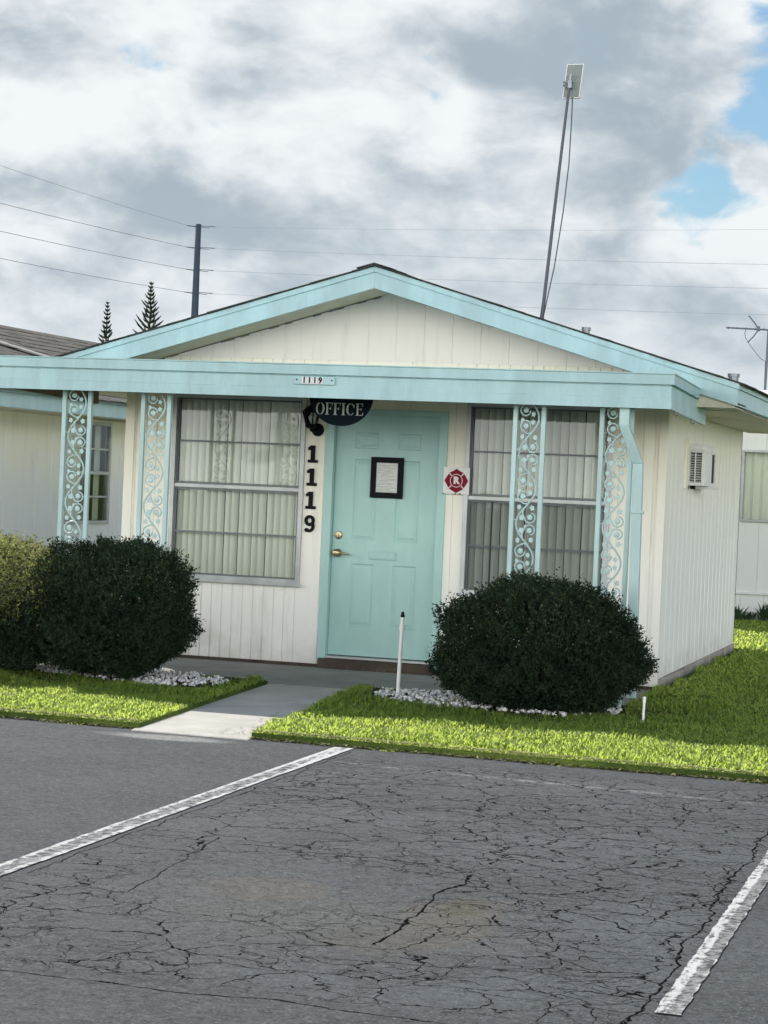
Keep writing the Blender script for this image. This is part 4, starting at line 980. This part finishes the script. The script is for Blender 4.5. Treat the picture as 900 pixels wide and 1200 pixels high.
b = MB(); b.box(ox0-.03,ox1+.03,by-.035,by+.02,oz1,oz1+.03); b.box(ox0-.0,ox1+.0,by-.04,by+.02,oz0-.03,oz0); b.box(ox0-.02,ox0+.012,by-.01,by+.06,oz0,oz1); b.box(ox1-.012,ox1+.02,by-.01,by+.06,oz0,oz1); bw = b.build('window', M['alu'], B, bevel=.003)
b = MB(); b.face([(ox0,by+.03,oz0),(ox1,by+.03,oz0),(ox1,by+.03,oz1),(ox0,by+.03,oz1)]); b.build('pane', M['glass'], bw)
b = MB(); q = np.arange(ox0-.05, ox1+.05, .018)
for a, c in zip(q, q[1:]): b.face([(a,by+.13+.022*math.sin(a*52),oz0-.05),(c,by+.13+.022*math.sin(c*52),oz0-.05),(c,by+.13+.022*math.sin(c*52),oz1+.05),(a,by+.13+.022*math.sin(a*52),oz1+.05)])
b.build('curtain', M['blind'], bw, smooth=True)
for i, (x, h, lb) in enumerate(((1.78,.22,'small spiky weed nearest the office wall'),(1.93,.14,'low dark weed at the foot of the white home'),(2.15,.26,'darker taller weed near the photo edge'))):
    t = thing('weed', (x,by-.2,ZL), lb, 'plant', 'weeds along the white home'); b = MB(); g = random.Random(i+4)
    for k in range(26):
        a = g.uniform(0,2*PI); l = h*g.uniform(.5,1.1); q = g.uniform(.2,.8); px, py = x+g.uniform(-.07,.07), by-.2+g.uniform(-.03,.03)
        ex, ey, ez = px+l*q*math.cos(a), py+l*q*math.sin(a)*.4, ZL+l
        b.face([(px-.006,py,ZL+.02),(px+.006,py,ZL+.02),((px+ex)/2+.014,(py+ey)/2,ZL+l*.6),(ex,ey,ez),((px+ex)/2-.010,(py+ey)/2,ZL+l*.6)])
    b.build('leaves', M['weed'], t)

# ------------------------------------------------------------------ light and sky
SUN = Vector((-.70,.78,1)).normalized(); EL = math.asin(SUN.z); AZ = math.atan2(SUN.x, SUN.y)
sl = bpy.data.lights.new('sun', 'SUN'); sl.energy = 5.0; sl.angle = R(.55); sl.color = (1.0,.95,.86)
so = bpy.data.objects.new('sun', sl); COL.objects.link(so); so.rotation_euler = (-SUN).to_track_quat('-Z','Y').to_euler(); so.location = (-20,20,30)
wd = bpy.data.worlds.new('World'); SC.world = wd; wd.use_nodes = True; nt = wd.node_tree; nt.nodes.clear()
class WT(NT):
    def __init__(s, t): s.t = t
T = WT(nt)
sky = T.n('ShaderNodeTexSky'); sky.sky_type = 'NISHITA'; sky.sun_disc = False; sky.sun_elevation = EL; sky.sun_rotation = AZ; sky.air_density = 1.2; sky.dust_density = .6; sky.ozone_density = 1.5
gen = T.n('ShaderNodeTexCoord').outputs['Generated']
GEN = gen
def dirdot(d, lo, hi):   # soft spot around a sky direction
    v = Vector(d).normalized(); nd = T.n('ShaderNodeVectorMath', operation='DOT_PRODUCT'); T.t.links.new(gw3.outputs[0], nd.inputs[0]); nd.inputs[1].default_value = v
    return T.step(nd.outputs['Value'], math.cos(R(lo)), math.cos(R(hi)))
mp = T.n('ShaderNodeMapping'); T.t.links.new(gen, mp.inputs[0]); mp.inputs[3].default_value = (1,1,1.7); mp.inputs[1].default_value = (.37,.11,.23); V0 = mp.outputs[0]
wn = T.n('ShaderNodeTexNoise'); T.t.links.new(V0, wn.inputs['Vector']); wn.inputs['Scale'].default_value = 9; wn.inputs['Detail'].default_value = 4
gw = T.n('ShaderNodeVectorMath', operation='MULTIPLY_ADD'); T.t.links.new(wn.outputs['Color'], gw.inputs[0]); gw.inputs[1].default_value = (.07,.07,.10); gw2 = T.n('ShaderNodeVectorMath', operation='ADD'); gw2.inputs[1].default_value = (-.035,-.035,-.05); T.t.links.new(gen, gw.inputs[2]); T.t.links.new(gw.outputs[0], gw2.inputs[0]); gw3 = T.n('ShaderNodeVectorMath', operation='NORMALIZE'); T.t.links.new(gw2.outputs[0], gw3.inputs[0])
wv = T.n('ShaderNodeVectorMath', operation='MULTIPLY_ADD'); T.t.links.new(wn.outputs['Color'], wv.inputs[0]); wv.inputs[1].default_value = (.05,.05,.05); T.t.links.new(V0, wv.inputs[2]); V1 = wv.outputs[0]
def at(off):
    a_ = T.n('ShaderNodeVectorMath', operation='ADD'); T.t.links.new(V1, a_.inputs[0]); a_.inputs[1].default_value = off; return a_.outputs[0]
mass = T.noise(V1, 6.5, 3, .5); puff = T.noise(V1, 13, 10, .56); puffs = T.noise(at((-.012,.0,.026)), 13, 10, .56); soft = T.noise(at((-.03,.0,.06)), 8, 4, .5); soft0 = T.noise(V1, 8, 4, .5); wisp = T.noise(V1, 48, 6, .6)
relief = T.math('MULTIPLY_ADD', T.math('SUBTRACT', puff, puffs), 1.5, T.math('MULTIPLY', T.math('SUBTRACT', soft0, soft), 1.2))
dens = T.math('MULTIPLY_ADD', mass, .75, T.math('MULTIPLY_ADD', puff, .60, T.math('MULTIPLY', wisp, .10)))
holes = None
for d, lo, hi, a in (((-.3841,.8987,.2135),3.0,.2,.20), ((-.128,.9803,.1460),3.2,.2,.185), ((-.153,.9803,.1275),2.4,.1,.13), ((-.2729,.9547,.1175),.8,.1,.0), ((-.2654,.9468,.1819),1.6,.1,.10), ((-.110,.9722,.2025),2.6,.2,.14), ((-.26,.96,.122),3.0,.3,-.12)):
    h = T.math('MULTIPLY', dirdot(d, lo, hi), a); holes = h if holes is None else T.math('ADD', holes, h)
dh = T.math('SUBTRACT', dens, holes)
cover = T.step(dh, .50, .60)
edge = T.step(dh, .80, .58)          # thin rims of the clouds glow
lightn = T.math('MULTIPLY_ADD', relief, 1.0, T.math('MULTIPLY_ADD', edge, .22, T.math('MULTIPLY_ADD', mass, -.35, T.math('MULTIPLY_ADD', puff, .35, .50))))
for d, lo, hi, a in (((-.3591,.9226,.1409),5,.5,-.17), ((-.1665,.9674,.1906),4,.3,-.20), ((-.2113,.9713,.1089),3.5,.3,-.06), ((-.3475,.921,.1759),3,.3,.12), ((-.2845,.9471,.1486),2.2,.2,.15), ((-.4327,.8839,.1775),3.5,.3,.13), ((-.2269,.9665,.12),2.6,.3,.14), ((-.2465,.9549,.1655),2.4,.2,.10), ((-.4277,.8998,.09),4.5,.3,.22),((-.33,.94,.08),4,.3,.12),((-.1173,.985,.11),2.5,.3,.12)):
    lightn = T.math('ADD', lightn, T.math('MULTIPLY', dirdot(d, lo, hi), a))
lum = T.step(lightn, .20, .92)
cloud = T.mix(lum, (4.0,4.8,5.5), (9.0,9.4,9.6))
sepd = T.n('ShaderNodeSeparateXYZ'); T.t.links.new(gen, sepd.inputs[0])
haze = T.step(sepd.outputs[2], .16, .02)
cloud = T.mix(T.math('MULTIPLY', haze, .35), cloud, (5.6,6.4,7.0))
hi_ = T.step(sepd.outputs[2], .28, .6)          # overhead sky dimmed to keep shaded ground dark
cloud = T.mix(T.math('MULTIPLY', hi_, .8), cloud, (3.4,4.0,4.6))
front = T.math('MULTIPLY', T.step(sepd.outputs[1], .15, -.45), T.step(sepd.outputs[2], .50, .12))      # unseen bright low band added to fill the shaded front wall
cloud = T.mix(T.math('MULTIPLY', front, .9), cloud, (48,47.5,46))
skyc = T.n('ShaderNodeMix'); skyc.data_type = 'RGBA'; skyc.blend_type = 'MULTIPLY'; skyc.inputs[0].default_value = 1; T.t.links.new(sky.outputs[0], skyc.inputs[6]); skyc.inputs[7].default_value = (.66,.84,.97,1)
cover = T.math('MULTIPLY', cover, T.math('SUBTRACT', 1, T.math('MULTIPLY', T.math('MULTIPLY', hi_, .75), T.math('SUBTRACT', 1, front))))
fin = T.mix(cover, skyc.outputs[2], cloud)
bg = T.n('ShaderNodeBackground'); T.t.links.new(fin, bg.inputs[0]); bg.inputs[1].default_value = .1
wo = T.n('ShaderNodeOutputWorld'); T.t.links.new(bg.outputs[0], wo.inputs[0])

# ------------------------------------------------------------------ camera
cd = bpy.data.cameras.new('camera'); co = bpy.data.objects.new('camera', cd); COL.objects.link(co); SC.camera = co
Rm = ((0.9586838,0.2811801,0.0431640),(0.0451378,-0.0005438,-0.9989806),(-0.2808700,0.9596549,-0.0132132))
m = Matrix(((Rm[0][0],-Rm[1][0],-Rm[2][0]),(Rm[0][1],-Rm[1][1],-Rm[2][1]),(Rm[0][2],-Rm[1][2],-Rm[2][2])))
co.matrix_world = Matrix.Translation((5.0718,-17.3173,1.5897)) @ m.to_4x4()
cd.sensor_fit = 'HORIZONTAL'; cd.sensor_width = 36; cd.lens = 100; cd.clip_start = .1; cd.clip_end = 4000
SC.view_settings.view_transform = 'Standard'; SC.view_settings.look = 'None'; SC.view_settings.exposure = 0; SC.view_settings.gamma = 1
SC.cycles.use_denoising = True; SC.cycles.max_bounces = 8; SC.cycles.transparent_max_bounces = 12
